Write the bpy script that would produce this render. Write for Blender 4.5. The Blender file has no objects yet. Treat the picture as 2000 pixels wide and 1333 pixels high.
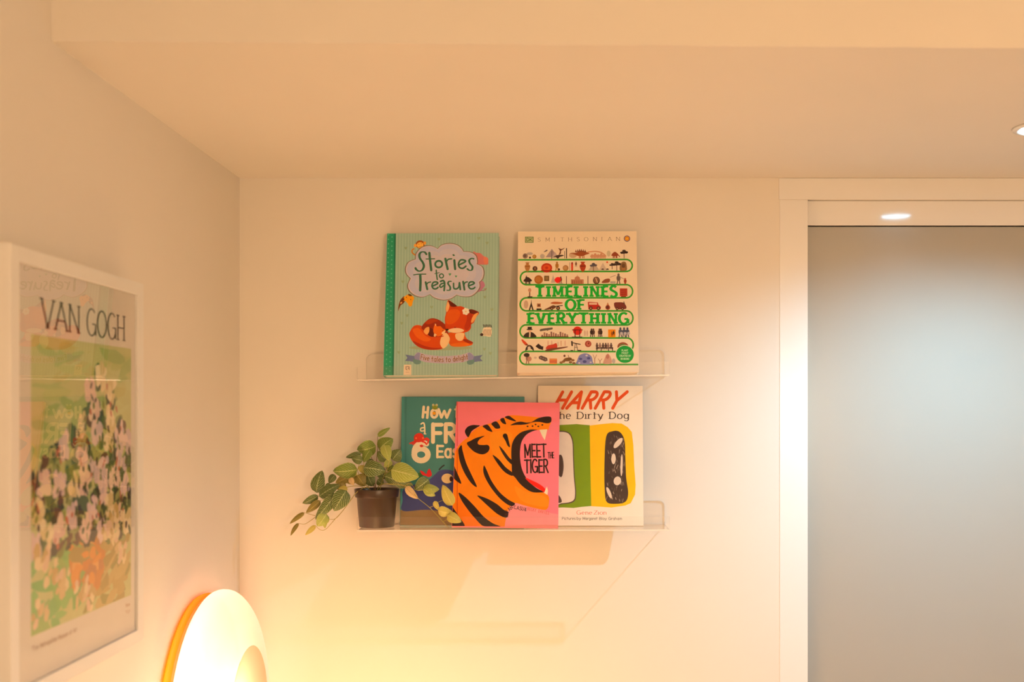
import bpy, bmesh, math, random
from mathutils import Vector, Matrix
from math import sin, cos, pi, radians
random.seed(7)
SC = bpy.context.scene
COL = SC.collection

# ------------------------------------------------------------------ camera
F = 2275.0            # focal length in pixels of the 2000 px wide frame
CX, CY = 1100.0, 808.0   # principal point in that frame
D = 2.6               # camera to back wall
H = 1.68              # lens height
cam = bpy.data.cameras.new('camera')
cam.sensor_width = 36.0
cam.lens = F * 36.0 / 2000.0
cam.shift_x = -(CX - 1000.0) / 2000.0
cam.shift_y = (CY - 666.5) / 2000.0
cam.dof.use_dof = True
cam.dof.focus_distance = 2.52
cam.dof.aperture_fstop = 3.6
cam.clip_start = 0.01
camo = bpy.data.objects.new('camera', cam)
COL.objects.link(camo)
camo.location = (0, -D, H)
camo.rotation_euler = (pi / 2, 0, 0)
SC.camera = camo

# ------------------------------------------------------------------ world, exposure
w = bpy.data.worlds.new('world')
SC.world = w
w.use_nodes = True
w.node_tree.nodes['Background'].inputs[0].default_value = (1.0, 0.72, 0.45, 1)
w.node_tree.nodes['Background'].inputs[1].default_value = 0.05
SC.view_settings.view_transform = 'Standard'
SC.view_settings.look = 'None'
SC.view_settings.exposure = 0.0
SC.view_settings.gamma = 1.0
SC.view_settings.use_curve_mapping = False
SC.cycles.max_bounces = 14
SC.cycles.transparent_max_bounces = 24
SC.cycles.caustics_reflective = False
SC.cycles.caustics_refractive = False
SC.cycles.sample_clamp_indirect = 4.0

# light levels (the lamps themselves are built further down)
KEY_W, KEY_COL = 62.0, (0.38, 0.75, 1.0)
LAMP_W, LAMP_COL = 7.8, (1.0, 0.73, 0.50)
ROOM_FILL_W, ROOM_FILL_COL = 6.0, (1.0, 0.75, 0.60)
UP_FILL_W, UP_FILL_COL = 21.0, (1.0, 0.61, 0.26)
GLOBE_FILL_W, GLOBE_FILL_COL = 122.0, (1.0, 0.735, 0.49)


def P(px, py, d):
    """a point of the photographed room, from its place in the frame and its distance"""
    return Vector(((px - CX) * d / F, d - D, H - (py - CY) * d / F))


# ------------------------------------------------------------------ materials
def lin(c):
    return tuple(((v / 255.0) / 12.92 if v / 255.0 <= 0.04045 else ((v / 255.0 + 0.055) / 1.055) ** 2.4) for v in c)


def pmat(name, col, rough=0.5, spec=0.5, metallic=0.0, noise=0.0, nscale=8.0, bump=0.0, bscale=200.0, coat=0.0):
    m = bpy.data.materials.new(name)
    m.use_nodes = True
    nt = m.node_tree
    b = nt.nodes['Principled BSDF']
    b.inputs['Base Color'].default_value = (*col, 1)
    b.inputs['Roughness'].default_value = rough
    b.inputs['Metallic'].default_value = metallic
    b.inputs['Specular IOR Level'].default_value = spec
    b.inputs['Coat Weight'].default_value = coat
    b.inputs['Coat Roughness'].default_value = 0.05
    tc = nt.nodes.new('ShaderNodeTexCoord')
    if noise > 0:
        n = nt.nodes.new('ShaderNodeTexNoise')
        n.inputs['Scale'].default_value = nscale
        n.inputs['Detail'].default_value = 4
        nt.links.new(tc.outputs['Object'], n.inputs['Vector'])
        r = nt.nodes.new('ShaderNodeValToRGB')
        r.color_ramp.elements[0].color = (*[max(0, c * (1 - noise)) for c in col], 1)
        r.color_ramp.elements[1].color = (*[min(1, c * (1 + noise)) for c in col], 1)
        r.color_ramp.elements[0].position = 0.3
        r.color_ramp.elements[1].position = 0.7
        nt.links.new(n.outputs['Fac'], r.inputs['Fac'])
        nt.links.new(r.outputs['Color'], b.inputs['Base Color'])
    if bump > 0:
        n2 = nt.nodes.new('ShaderNodeTexNoise')
        n2.inputs['Scale'].default_value = bscale
        n2.inputs['Detail'].default_value = 3
        nt.links.new(tc.outputs['Object'], n2.inputs['Vector'])
        bp = nt.nodes.new('ShaderNodeBump')
        bp.inputs['Strength'].default_value = bump
        bp.inputs['Distance'].default_value = 0.001
        nt.links.new(n2.outputs['Fac'], bp.inputs['Height'])
        nt.links.new(bp.outputs['Normal'], b.inputs['Normal'])
    return m


def thin_clear(name, tint, f0=0.04, haze=0.0, hazecol=(1, 1, 1), rough=0.0, maxr=0.9):
    """a thin clear sheet: see-through, with a mirror share that grows at grazing angles"""
    m = bpy.data.materials.new(name)
    m.use_nodes = True
    nt = m.node_tree
    nt.nodes.clear()
    out = nt.nodes.new('ShaderNodeOutputMaterial')
    tr = nt.nodes.new('ShaderNodeBsdfTransparent')
    tr.inputs[0].default_value = (*tint, 1)
    gl = nt.nodes.new('ShaderNodeBsdfGlossy')
    gl.inputs['Color'].default_value = (1, 1, 1, 1)
    gl.inputs['Roughness'].default_value = rough
    df = nt.nodes.new('ShaderNodeBsdfDiffuse')
    df.inputs[0].default_value = (*hazecol, 1)
    lw = nt.nodes.new('ShaderNodeLayerWeight')
    lw.inputs['Blend'].default_value = 0.5
    pw = nt.nodes.new('ShaderNodeMath'); pw.operation = 'POWER'; pw.inputs[1].default_value = 5.0
    nt.links.new(lw.outputs['Facing'], pw.inputs[0])
    ma = nt.nodes.new('ShaderNodeMath'); ma.operation = 'MULTIPLY_ADD'
    ma.inputs[1].default_value = maxr - f0; ma.inputs[2].default_value = f0
    nt.links.new(pw.outputs[0], ma.inputs[0])
    mx0 = nt.nodes.new('ShaderNodeMixShader'); mx0.inputs[0].default_value = haze
    nt.links.new(tr.outputs[0], mx0.inputs[1]); nt.links.new(df.outputs[0], mx0.inputs[2])
    mx = nt.nodes.new('ShaderNodeMixShader')
    nt.links.new(ma.outputs[0], mx.inputs[0])
    nt.links.new(mx0.outputs[0], mx.inputs[1]); nt.links.new(gl.outputs[0], mx.inputs[2])
    nt.links.new(mx.outputs[0], out.inputs[0])
    return m


def opal(name, col, see=0.3, gloss=0.06):
    """opal glass: scatters the bulb's light and lets part of it straight through"""
    m = bpy.data.materials.new(name)
    m.use_nodes = True
    nt = m.node_tree
    nt.nodes.clear()
    out = nt.nodes.new('ShaderNodeOutputMaterial')
    tl = nt.nodes.new('ShaderNodeBsdfTranslucent'); tl.inputs[0].default_value = (*col, 1)
    df = nt.nodes.new('ShaderNodeBsdfDiffuse'); df.inputs[0].default_value = (*col, 1)
    tr = nt.nodes.new('ShaderNodeBsdfTransparent'); tr.inputs[0].default_value = (*col, 1)
    gl = nt.nodes.new('ShaderNodeBsdfGlossy'); gl.inputs['Roughness'].default_value = 0.12
    m1 = nt.nodes.new('ShaderNodeMixShader'); m1.inputs[0].default_value = 0.35
    m2 = nt.nodes.new('ShaderNodeMixShader'); m2.inputs[0].default_value = see
    m3 = nt.nodes.new('ShaderNodeMixShader'); m3.inputs[0].default_value = gloss
    nt.links.new(tl.outputs[0], m1.inputs[1]); nt.links.new(df.outputs[0], m1.inputs[2])
    nt.links.new(m1.outputs[0], m2.inputs[1]); nt.links.new(tr.outputs[0], m2.inputs[2])
    nt.links.new(m2.outputs[0], m3.inputs[1]); nt.links.new(gl.outputs[0], m3.inputs[2])
    nt.links.new(m3.outputs[0], out.inputs[0])
    return m


def emis(name, col, s):
    m = bpy.data.materials.new(name)
    m.use_nodes = True
    nt = m.node_tree
    nt.nodes.clear()
    out = nt.nodes.new('ShaderNodeOutputMaterial')
    e = nt.nodes.new('ShaderNodeEmission')
    e.inputs[0].default_value = (*col, 1); e.inputs[1].default_value = s
    nt.links.new(e.outputs[0], out.inputs[0])
    return m


WALL = pmat('wall_paint', (0.82, 0.77, 0.70), 0.55, 0.3, noise=0.012, nscale=3, bump=0.06, bscale=120)
CEIL = pmat('ceiling_paint', (0.82, 0.77, 0.70), 0.6, 0.25, noise=0.012, nscale=3, bump=0.05, bscale=120)
FLOOR = pmat('floor_boards', (0.55, 0.40, 0.27), 0.45, 0.4, noise=0.2, nscale=6)
TRIM = pmat('gloss_trim_paint', (0.86, 0.845, 0.83), 0.18, 0.5, noise=0.01, nscale=4)
TRIMG = pmat('gloss_panel', (0.86, 0.845, 0.83), 0.07, 0.5, noise=0.01, nscale=4)
GAP = pmat('dark_gap', (0.012, 0.008, 0.006), 0.9, 0.1)
FROST = pmat('frosted_glass', (0.40, 0.39, 0.355), 0.25, 0.4, noise=0.02, nscale=2, coat=0.35)
ACRYL = thin_clear('clear_acrylic', (0.994, 0.991, 0.987), 0.020)
ACRYL_E = thin_clear('acrylic_edge', (0.92, 0.84, 0.76), 0.12, haze=0.62, hazecol=(1.0, 0.94, 0.87), rough=0.15)
PGLASS = thin_clear('picture_glass', (0.97, 0.97, 0.965), 0.08, maxr=1.0)
PAPER = pmat('page_paper', (0.82, 0.76, 0.66), 0.8, 0.2, noise=0.06, nscale=60)


# ------------------------------------------------------------------ mesh helpers
def mesh_obj(name, bm, mats, parent=None, smooth=False, loc=None):
    me = bpy.data.meshes.new(name)
    bmesh.ops.recalc_face_normals(bm, faces=bm.faces)
    bm.to_mesh(me); bm.free()
    for m in (mats if isinstance(mats, (list, tuple)) else [mats]):
        me.materials.append(m)
    if smooth:
        for p in me.polygons: p.use_smooth = True
    o = bpy.data.objects.new(name, me)
    COL.objects.link(o)
    if parent: o.parent = parent
    if loc is not None: o.location = loc
    return o


def box(bm, a, b, bevel=0.0, seg=2, mi=0):
    x0, y0, z0 = a; x1, y1, z1 = b
    vs = [bm.verts.new(v) for v in ((x0,y0,z0),(x1,y0,z0),(x1,y1,z0),(x0,y1,z0),(x0,y0,z1),(x1,y0,z1),(x1,y1,z1),(x0,y1,z1))]
    fs = [bm.faces.new([vs[i] for i in q]) for q in ((3,2,1,0),(4,5,6,7),(0,1,5,4),(1,2,6,5),(2,3,7,6),(3,0,4,7))]
    for f in fs: f.material_index = mi
    if bevel > 0:
        es = list({e for f in fs for e in f.edges})
        r = bmesh.ops.bevel(bm, geom=es, offset=bevel, segments=seg, affect='EDGES', profile=0.5)
        for f in r['faces']: f.material_index = mi
    return fs


def boxobj(name, a, b, mat, parent=None, bevel=0.0, seg=2):
    bm = bmesh.new(); box(bm, a, b, bevel, seg)
    return mesh_obj(name, bm, mat, parent)


def prism(bm, pts, y0, y1, mi_face=0, mi_side=0):
    """outline in x,z extruded along y"""
    n = len(pts)
    a = [bm.verts.new((p[0], y0, p[1])) for p in pts]
    b = [bm.verts.new((p[0], y1, p[1])) for p in pts]
    f = bm.faces.new(a); f.material_index = mi_face
    f = bm.faces.new(b[::-1]); f.material_index = mi_face
    for i in range(n):
        j = (i + 1) % n
        f = bm.faces.new((a[i], b[i], b[j], a[j])); f.material_index = mi_side


def lathe(bm, prof, n=48, axis='Z', mi=0, cap0=False, cap1=False):
    """profile of (radius, height) turned about an axis"""
    rings = []
    for r, h in prof:
        ring = []
        for i in range(n):
            a = 2 * pi * i / n
            if axis == 'Z': v = (r * cos(a), r * sin(a), h)
            else: v = (h, r * cos(a), r * sin(a))
            ring.append(bm.verts.new(v))
        rings.append(ring)
    for k in range(len(rings) - 1):
        for i in range(n):
            j = (i + 1) % n
            f = bm.faces.new((rings[k][i], rings[k][j], rings[k+1][j], rings[k+1][i])); f.material_index = mi
    if cap0: bm.faces.new(rings[0][::-1]).material_index = mi
    if cap1: bm.faces.new(rings[-1]).material_index = mi


def tube(bm, pts, r, n=6, mi=0):
    pts = [Vector(p) for p in pts]
    rings = []
    for i, p in enumerate(pts):
        t = (pts[min(i + 1, len(pts) - 1)] - pts[max(i - 1, 0)]).normalized()
        u = t.cross(Vector((0.13, 0.97, 0.2))).normalized()
        v = t.cross(u)
        rr = r[i] if isinstance(r, (list, tuple)) else r
        rings.append([bm.verts.new(p + (u * cos(2*pi*k/n) + v * sin(2*pi*k/n)) * rr) for k in range(n)])
    for a, b in zip(rings, rings[1:]):
        for k in range(n):
            bm.faces.new((a[k], a[(k+1) % n], b[(k+1) % n], b[k])).material_index = mi
    bm.faces.new(rings[0][::-1]).material_index = mi
    bm.faces.new(rings[-1]).material_index = mi


def catmull(pts, closed=True, k=6):
    n = len(pts); out = []
    rng = range(n) if closed else range(n - 1)
    dim = len(pts[0])
    for i in rng:
        if closed:
            p0, p1, p2, p3 = pts[(i-1) % n], pts[i], pts[(i+1) % n], pts[(i+2) % n]
        else:
            p0, p1, p2, p3 = pts[max(i-1, 0)], pts[i], pts[i+1], pts[min(i+2, n-1)]
        for s in range(k):
            t = s / k
            out.append(tuple(0.5 * ((2*p1[c]) + (-p0[c]+p2[c])*t + (2*p0[c]-5*p1[c]+4*p2[c]-p3[c])*t*t + (-p0[c]+3*p1[c]-3*p2[c]+p3[c])*t**3) for c in range(dim)))
    if not closed: out.append(tuple(pts[-1]))
    return out


def empty(name, label, cat, loc, group=None):
    o = bpy.data.objects.new(name, None)
    COL.objects.link(o)
    o.location = loc; o.empty_display_size = 0.05
    o['label'] = label; o['category'] = cat
    if group: o['group'] = group
    return o


def structure(o):
    o['kind'] = 'structure'
    return o


# ------------------------------------------------------------------ the room
XL = -632.0 * D / F          # left wall
XR = 2.6
YB = -4.6                    # wall behind the camera
ZS = H + 460.0 * D / F       # low ceiling along the back wall
ZC = ZS + 0.42               # main ceiling
SOF_L, SOF_R = 1.643 - D, 1.675 - D   # front face of the lowered part (left, right at x of frame edge)

structure(boxobj('floor', (XL - .1, YB - .1, -.1), (XR + .1, .1, 0), FLOOR))
structure(boxobj('wall_left', (XL - .1, YB - .1, 0), (XL, .1, ZC + .1), WALL))
structure(boxobj('wall_right', (XR, YB - .1, 0), (XR + .1, .1, ZC + .1), WALL))
structure(boxobj('wall_front', (XL, YB - .1, 0), (XR, YB, ZC + .1), WALL))

# back wall with the door opening cut out
DX0 = (1577 - CX) * D / F     # opening left side
DX1 = DX0 + 0.86
DZ = H + (CY - 390) * D / F   # top of the opening
bm = bmesh.new()
box(bm, (XL, 0, 0), (DX0, .1, ZC + .1))
box(bm, (DX0, 0, DZ), (DX1, .1, ZC + .1))
box(bm, (DX1, 0, 0), (XR, .1, ZC + .1))
structure(mesh_obj('wall_back', bm, WALL))

# ceiling: main slab, lowered part along the back wall with its upright face
slope = (SOF_R - SOF_L) / 1.35
bm = bmesh.new()
box(bm, (XL - .1, YB - .1, ZC), (XR + .1, .1, ZC + .1))
yl = SOF_L - slope * .1; yr = SOF_L + slope * (XR - XL)
pts = [(XL, SOF_L), (XR, yr), (XR, 0.0), (XL, 0.0)]
a = [bm.verts.new((x, y, ZS)) for x, y in pts]
b = [bm.verts.new((x, y, ZC)) for x, y in pts]
bm.faces.new(a[::-1]); bm.faces.new(b)
for i in range(4):
    bm.faces.new((a[i], a[(i+1) % 4], b[(i+1) % 4], b[i]))
structure(mesh_obj('ceiling', bm, CEIL))

# door: casing, head panel, dark gap, frosted pane
door = bpy.data.objects.new('door_1', None); COL.objects.link(door)
door.location = (DX0, 0, 0); structure(door)
cx0 = (1523 - CX) * D / F - DX0
ct, cb = H + (CY - 348.5) * D / F, DZ
boxobj('casing_head', (cx0 - .002, -.0016, cb), (DX1 - DX0 + .06, -.0001, ct), TRIM, door, .0004)
boxobj('casing_side', (cx0, -.0010, 0), (.0005, -.0001, cb - .0008), TRIM, door, .0003)
boxobj('casing_side', (DX1 - DX0 - .0005, -.0010, 0), (DX1 - DX0 + .06, -.0001, cb - .0008), TRIM, door, .0003)
hz = H + (CY - 440.5) * (D + .012) / F
boxobj('head_panel', (.0015, .012, hz), (DX1 - DX0 - .0015, .06, cb - .0005), TRIMG, door, .0012)
boxobj('gap_strip', (.0015, .03, hz - .004), (DX1 - DX0 - .0015, .05, hz - .0002), GAP, door)
boxobj('glass_pane', (.0025, .016, .01), (DX1 - DX0 - .003, .026, hz - .0028), FROST, door)
boxobj('door_backing', (.0, .0621, 0), (DX1 - DX0, .09, cb), GAP, door)

# ------------------------------------------------------------------ lamps
def downlight(loc, label, watts, col, size, group, lens_e=40):
    t = empty('ceiling_downlight', label, 'ceiling light', loc, group)
    bm = bmesh.new()
    lathe(bm, [(.040, .0), (.041, -.004), (.046, -.006), (.052, -.004), (.054, -.0006), (.040, -.0006)], 48)
    mesh_obj('trim_ring', bm, TRIM, t, True)
    bm = bmesh.new()
    lathe(bm, [(.0398, -.0012), (.036, -.003), (.02, -.0042), (.0005, -.0045)], 40, cap1=True)
    mesh_obj('lens', bm, emis('downlight_lens', col, lens_e), t, True)
    L = bpy.data.lights.new('downlight_spot', 'SPOT')
    L.energy = watts; L.color = col; L.spot_size = radians(size); L.spot_blend = 1.0
    L.shadow_soft_size = 0.008
    lo = bpy.data.objects.new('downlight_spot', L); COL.objects.link(lo)
    lo.parent = t; lo.location = (0, 0, -.024)
    return t


downlight(P(2037, 248, 2.138) + Vector((0, 0, ZS - P(2037, 248, 2.138).z)),
          'recessed white downlight in the low ceiling above the frosted glass door', KEY_W, KEY_COL, 152, 'recessed ceiling downlights')
for x, y, lab in ((0.35, -3.2, 'added unseen fill downlight in the high ceiling behind the camera near the left wall'),
                  (1.05, -3.2, 'added unseen fill downlight in the high ceiling behind the camera beside the added pendant'),
                  (1.5, -1.7, 'added unseen fill downlight in the high ceiling just in front of the bulkhead')):
    downlight((x, y, ZC), lab, ROOM_FILL_W, ROOM_FILL_COL, 150, 'recessed ceiling downlights', 25)  # extra downlights out of view, added as fill for the room

# wall lamp on the left wall
LY, LZ, LR = 2.30 - D, H - 0.603, 0.246
lamp = empty('wall_lamp', 'glowing white dome lamp with amber glass backplate low on the left wall', 'lamp', (XL, LY, LZ))
AMBER = opal('amber_glass', (0.80, 0.20, 0.003), 0.06, 0.10)
OPAL = opal('opal_glass', (0.97, 0.95, 0.90), 0.20)
OPAL2 = opal('opal_glass_front', (0.90, 0.82, 0.62), 0.14)
bm = bmesh.new()
lathe(bm, [(.03, .001), (LR * .95, .001), (LR * .99, .005), (LR, .012), (LR * .99, .019), (LR * .97, .021)], 96, 'X')
mesh_obj('backplate', bm, AMBER, lamp, True)
bm = bmesh.new()
prof = catmull([(LR * .965, .0212), (LR * 1.012, .030), (LR * 1.028, .043), (LR * 1.012, .058), (LR * .955, .073), (LR * .86, .087), (LR * .72, .098), (.142, .1025)], False, 5)
lathe(bm, prof, 96, 'X')
mesh_obj('shade', bm, OPAL, lamp, True)
bm = bmesh.new()
lathe(bm, [(.1418, .1028), (.136, .1015), (.12, .098), (.06, .094), (.0008, .0925)], 96, 'X', cap1=True)
mesh_obj('front_disc', bm, OPAL2, lamp, True)
L = bpy.data.lights.new('lamp_bulb', 'POINT'); L.energy = LAMP_W; L.color = LAMP_COL; L.shadow_soft_size = 0.04
lo = bpy.data.objects.new('lamp_bulb', L); COL.objects.link(lo); lo.parent = lamp; lo.location = (.050, -.09, -.02)

# unseen paper pendant behind the camera, added for warm fill light
g = empty('added_pendant_lamp', 'added unseen fill lamp, a round white paper pendant behind the camera', 'lamp', (1.0, -3.7, ZC))
bm = bmesh.new()
n = 24
lathe(bm, [(.02 + .18 * sin(pi * (k + .3) / (n + .6)), -.75 - .19 * (1 - cos(pi * (k + .3) / (n + .6))) + (.0025 if k % 2 else 0)) for k in range(n + 1)], 48)
mesh_obj('paper_shade', bm, opal('added_lantern_paper', (0.95, 0.90, 0.80), 0.45, 0.0), g, True)
bm = bmesh.new(); tube(bm, [(0, 0, -.03), (0, 0, -.2), (0, 0, -.74)], .003, 8); mesh_obj('cord', bm, GAP, g, True)
bm = bmesh.new(); lathe(bm, [(.05, 0), (.05, -.02), (.04, -.03), (.004, -.032)], 32, cap1=True); mesh_obj('ceiling_cup', bm, TRIM, g, True)
L = bpy.data.lights.new('added_pendant_bulb', 'POINT'); L.energy = GLOBE_FILL_W; L.color = GLOBE_FILL_COL; L.shadow_soft_size = 0.05
lo = bpy.data.objects.new('added_pendant_bulb', L); COL.objects.link(lo); lo.parent = g; lo.location = (0, 0, -.94)

# unseen globe lamp low in the corner, added to light ceiling and walls
u = empty('added_floor_lamp', 'added unseen fill lamp, a round opal globe in the corner below the wall lamp', 'lamp', (-.42, -.58, 0))
bm = bmesh.new(); lathe(bm, [(.14, .001), (.14, .010), (.13, .018), (.02, .024), (.012, .04)], 48, cap0=True); mesh_obj('base', bm, TRIM, u, True)
bm = bmesh.new(); tube(bm, [(0, 0, .03), (0, 0, .3), (0, 0, .435)], .011, 16); mesh_obj('stem', bm, TRIM, u, True)
bm = bmesh.new(); lathe(bm, [(.17 * sin(pi * (k + .6) / 24.6), .60 - .17 * cos(pi * (k + .6) / 24.6)) for k in range(24)] + [(.0008, .77)], 64, cap1=True); mesh_obj('globe', bm, opal('added_floor_opal', (0.95, 0.92, 0.86), 0.55, 0.03), u, True)
L = bpy.data.lights.new('added_floor_bulb', 'POINT'); L.energy = UP_FILL_W; L.color = UP_FILL_COL; L.shadow_soft_size = 0.14
lo = bpy.data.objects.new('added_floor_bulb', L); COL.objects.link(lo); lo.parent = u; lo.location = (0, 0, .60)

# ------------------------------------------------------------------ flat print: outlines and lettering laid on a cover
LAYER = 0.000016
INKS = {}
def vivid(c, k=1.14):
    m = sum(c) / 3.0
    d = m - 150
    return tuple(min(250, max(6, m + .08 * d + (v - m) * k)) for v in c)
def ink(c, rough=0.38):
    key = (tuple(c), rough)
    if key not in INKS:
        INKS[key] = pmat('ink_%d_%d_%d' % tuple(int(v) for v in c), lin(vivid(c)), rough, 0.25, noise=0.03, nscale=45)
    return INKS[key]


def homography(src, dst):
    """3x3 matrix that carries four points onto four points"""
    A = []
    for (x, y), (u, v) in zip(src, dst):
        A.append([x, y, 1, 0, 0, 0, -u*x, -u*y, u])
        A.append([0, 0, 0, x, y, 1, -v*x, -v*y, v])
    n = 8
    for i in range(n):
        p = max(range(i, n), key=lambda r: abs(A[r][i])); A[i], A[p] = A[p], A[i]
        for r in range(n):
            if r != i:
                f = A[r][i] / A[i][i]
                for c in range(i, n + 1): A[r][c] -= f * A[i][c]
    h = [A[i][n] / A[i][i] for i in range(n)]
    def f(x, y):
        d = h[6]*x + h[7]*y + 1
        return ((h[0]*x + h[1]*y + h[2]) / d, (h[3]*x + h[4]*y + h[5]) / d)
    return f


class Print:
    """collects printed shapes for one sheet; to2d carries design units to metres on the sheet"""
    def __init__(self, bm, mats, to2d, place, clip=None):
        self.bm, self.mats, self.map, self.place, self.clip = bm, mats, to2d, place, clip
        self.o = (0, 0, 1.0)
    def view(self, x0, y0, s):
        self.o = (x0, y0, s)
    def mi(self, c):
        m = c if not isinstance(c, tuple) else ink(c)
        if m not in self.mats: self.mats.append(m)
        return self.mats.index(m)
    def uv(self, p):
        x0, y0, s = self.o
        u, v = self.map(x0 + p[0] / s, y0 + p[1] / s)
        if self.clip:
            a, b, c, d = self.clip
            u = min(max(u, a), b); v = min(max(v, c), d)
        return u, v
    def raw(self, uvs, c, z):
        vs = [self.bm.verts.new(self.place(u, v, z * LAYER)) for u, v in uvs]
        area = sum(uvs[i][0]*uvs[(i+1) % len(uvs)][1] - uvs[(i+1) % len(uvs)][0]*uvs[i][1] for i in range(len(uvs)))
        if abs(area) < 1e-12: return
        if area < 0: vs = vs[::-1]
        try: f = self.bm.faces.new(vs)
        except ValueError: return
        f.material_index = self.mi(c)
    def poly(self, pts, c, z, smooth=True, k=5):
        if smooth: pts = catmull(pts, True, k)
        self.raw([self.uv(p) for p in pts], c, z)
    def ell(self, cx, cy, rx, ry, c, z, n=20, rot=0):
        self.poly([(cx + rx*cos(2*pi*i/n)*cos(rot) - ry*sin(2*pi*i/n)*sin(rot), cy + rx*cos(2*pi*i/n)*sin(rot) + ry*sin(2*pi*i/n)*cos(rot)) for i in range(n)], c, z, False)
    def rect(self, x0, y0, x1, y1, c, z):
        self.poly([(x0, y0), (x1, y0), (x1, y1), (x0, y1)], c, z, False)
    def line(self, pts, wd, c, z, smooth=False, closed=False, cap=True, taper=None, thin=None):
        """a ribbon along pts, width wd in design units"""
        if smooth: pts = catmull(pts, closed, 6)
        n = len(pts)
        L, R = [], []
        for i in range(n):
            if closed: a, b = pts[(i-1) % n], pts[(i+1) % n]
            else: a, b = pts[max(i-1, 0)], pts[min(i+1, n-1)]
            tx, ty = b[0]-a[0], b[1]-a[1]
            l = math.hypot(tx, ty) or 1
            tx, ty = tx/l, ty/l
            ww = wd
            if thin is not None: ww = thin + (wd - thin) * abs(ty) ** 1.3
            if taper: ww *= taper(i / (n - 1))
            L.append((pts[i][0] - ty*ww/2, pts[i][1] + tx*ww/2)); R.append((pts[i][0] + ty*ww/2, pts[i][1] - tx*ww/2))
        m = n if closed else n - 1
        for i in range(m):
            j = (i + 1) % n
            self.raw([self.uv(q) for q in (L[i], L[j], R[j], R[i])], c, z)
        if cap and not closed:
            for e in (0, n - 1):
                ww = math.hypot(L[e][0]-R[e][0], L[e][1]-R[e][1])
                if ww > 0: self.ell(pts[e][0], pts[e][1], ww/2, ww/2, c, z + .25, 10)

    # --- lettering
    def text(self, s, x0, y0, x1, y1, cap, c, z, wt=.14, serif=0.0, xh=.66, thin=None, slant=0.0, track=.16, cap_round=True, jit=0.0, wts=None):
        """a line of lettering from (x0,y0) to (x1,y1) along its baseline, capitals cap units tall"""
        adv = 0; items = []
        for ch in s:
            if ch == ' ': adv += .38; continue
            g = GL.get(ch)
            if g is None: continue
            items.append((g, adv)); adv += g[0] + track
        tot = adv - track
        dx, dy = (x1-x0)/tot, (y1-y0)/tot
        ux, uy = (x1-x0), (y1-y0); l = math.hypot(ux, uy); ux, uy = ux/l, uy/l
        sx = l / tot
        for g, a in items:
            jy = random.uniform(-jit, jit)
            def T(p, low=g[2]):
                gx, gy = p
                if low:
                    if gy <= .66: gy = gy * xh / .66 if gy > 0 else gy
                    else: gy = xh + (gy - .66) * (1 - xh) / .34
                gy += jy
                lx = (a + gx) * sx + slant * gy * cap
                ly = gy * cap
                return (x0 + ux*lx + uy*ly, y0 + uy*lx - ux*ly)
            k = 0
            W = wt * cap
            for st in g[1]:
                pts = [T(p) for p in st[1]]
                self.line(pts, W, c, z + .12*k, st[0] == 's', st[0] == 'c', cap_round and not serif, thin=None if thin is None else thin*cap)
                k += 1
                if serif and st[0] == 'l':
                    for e, o in ((0, 1), (-1, -2)):
                        q, r = st[1][e], st[1][o]
                        if abs(q[1]-r[1]) > abs(q[0]-r[0]) * .9 and (q[1] <= .02 or q[1] >= .64):
                            sw = serif * wt * cap / sx / 2
                            lo = -sw
                            hi = sw if not (g[2] and q[1] > .5) else wt*cap/sx*.4
                            th = (thin or wt * .45) * cap
                            dyy = (th / cap / 2) * (1 if q[1] < .3 else -1)
                            self.line([T((q[0]+lo, q[1]+dyy)), T((q[0]+hi, q[1]+dyy))], th, c, z + .12*k, cap=False); k += 1


def AR(cx, cy, rx, ry, a0, a1, n=10):
    return [(cx + rx*cos(radians(a0 + (a1-a0)*i/n)), cy + ry*sin(radians(a0 + (a1-a0)*i/n))) for i in range(n + 1)]
def OV(cx, cy, rx, ry, n=20):
    return AR(cx, cy, rx, ry, 0, 360, n)[:-1]
l_ = lambda *p: ('l', list(p))
o_ = lambda p: ('o', p)
c_ = lambda p: ('c', p)
GL = {}
def gl(ch, wd, *st): GL[ch] = (wd, st, ch.islower())
gl('A', .72, l_((0,0),(.36,1)), l_((.36,1),(.72,0)), l_((.13,.34),(.59,.34)))
gl('B', .58, l_((.06,0),(.06,1)), o_([(.06,1),(.3,1)] + AR(.3,.76,.2,.24,90,-90) + [(.06,.52)]), o_([(.06,.52),(.32,.52)] + AR(.32,.26,.24,.26,90,-90) + [(.06,0)]))
gl('C', .68, o_(AR(.38,.5,.36,.5,45,315,18)))
gl('D', .66, l_((.06,0),(.06,1)), o_([(.06,1),(.26,1)] + AR(.26,.5,.38,.5,90,-90,14) + [(.06,0)]))
gl('E', .54, l_((.06,0),(.06,1)), o_([(.06,.97),(.52,.97)]), o_([(.06,.5),(.46,.5)]), o_([(.06,.03),(.54,.03)]))
gl('F', .52, l_((.06,0),(.06,1)), o_([(.06,.97),(.52,.97)]), o_([(.06,.5),(.46,.5)]))
gl('G', .74, o_(AR(.38,.5,.36,.5,48,338,18)), o_([(.42,.44),(.72,.44)]), l_((.70,.44),(.70,.03)))
gl('H', .68, l_((.06,0),(.06,1)), l_((.62,0),(.62,1)), o_([(.06,.5),(.62,.5)]))
gl('I', .14, l_((.07,0),(.07,1)))
gl('J', .4, o_([(.34,1),(.34,.2)] + AR(.18,.2,.16,.2,0,-150,8)))
gl('K', .64, l_((.06,0),(.06,1)), l_((.06,.42),(.6,1)), l_((.22,.55),(.62,0)))
gl('L', .5, l_((.06,0),(.06,1)), o_([(.06,.03),(.5,.03)]))
gl('M', .84, l_((.06,0),(.06,1)), l_((.06,1),(.42,.18)), l_((.42,.18),(.78,1)), l_((.78,1),(.78,0)))
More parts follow.
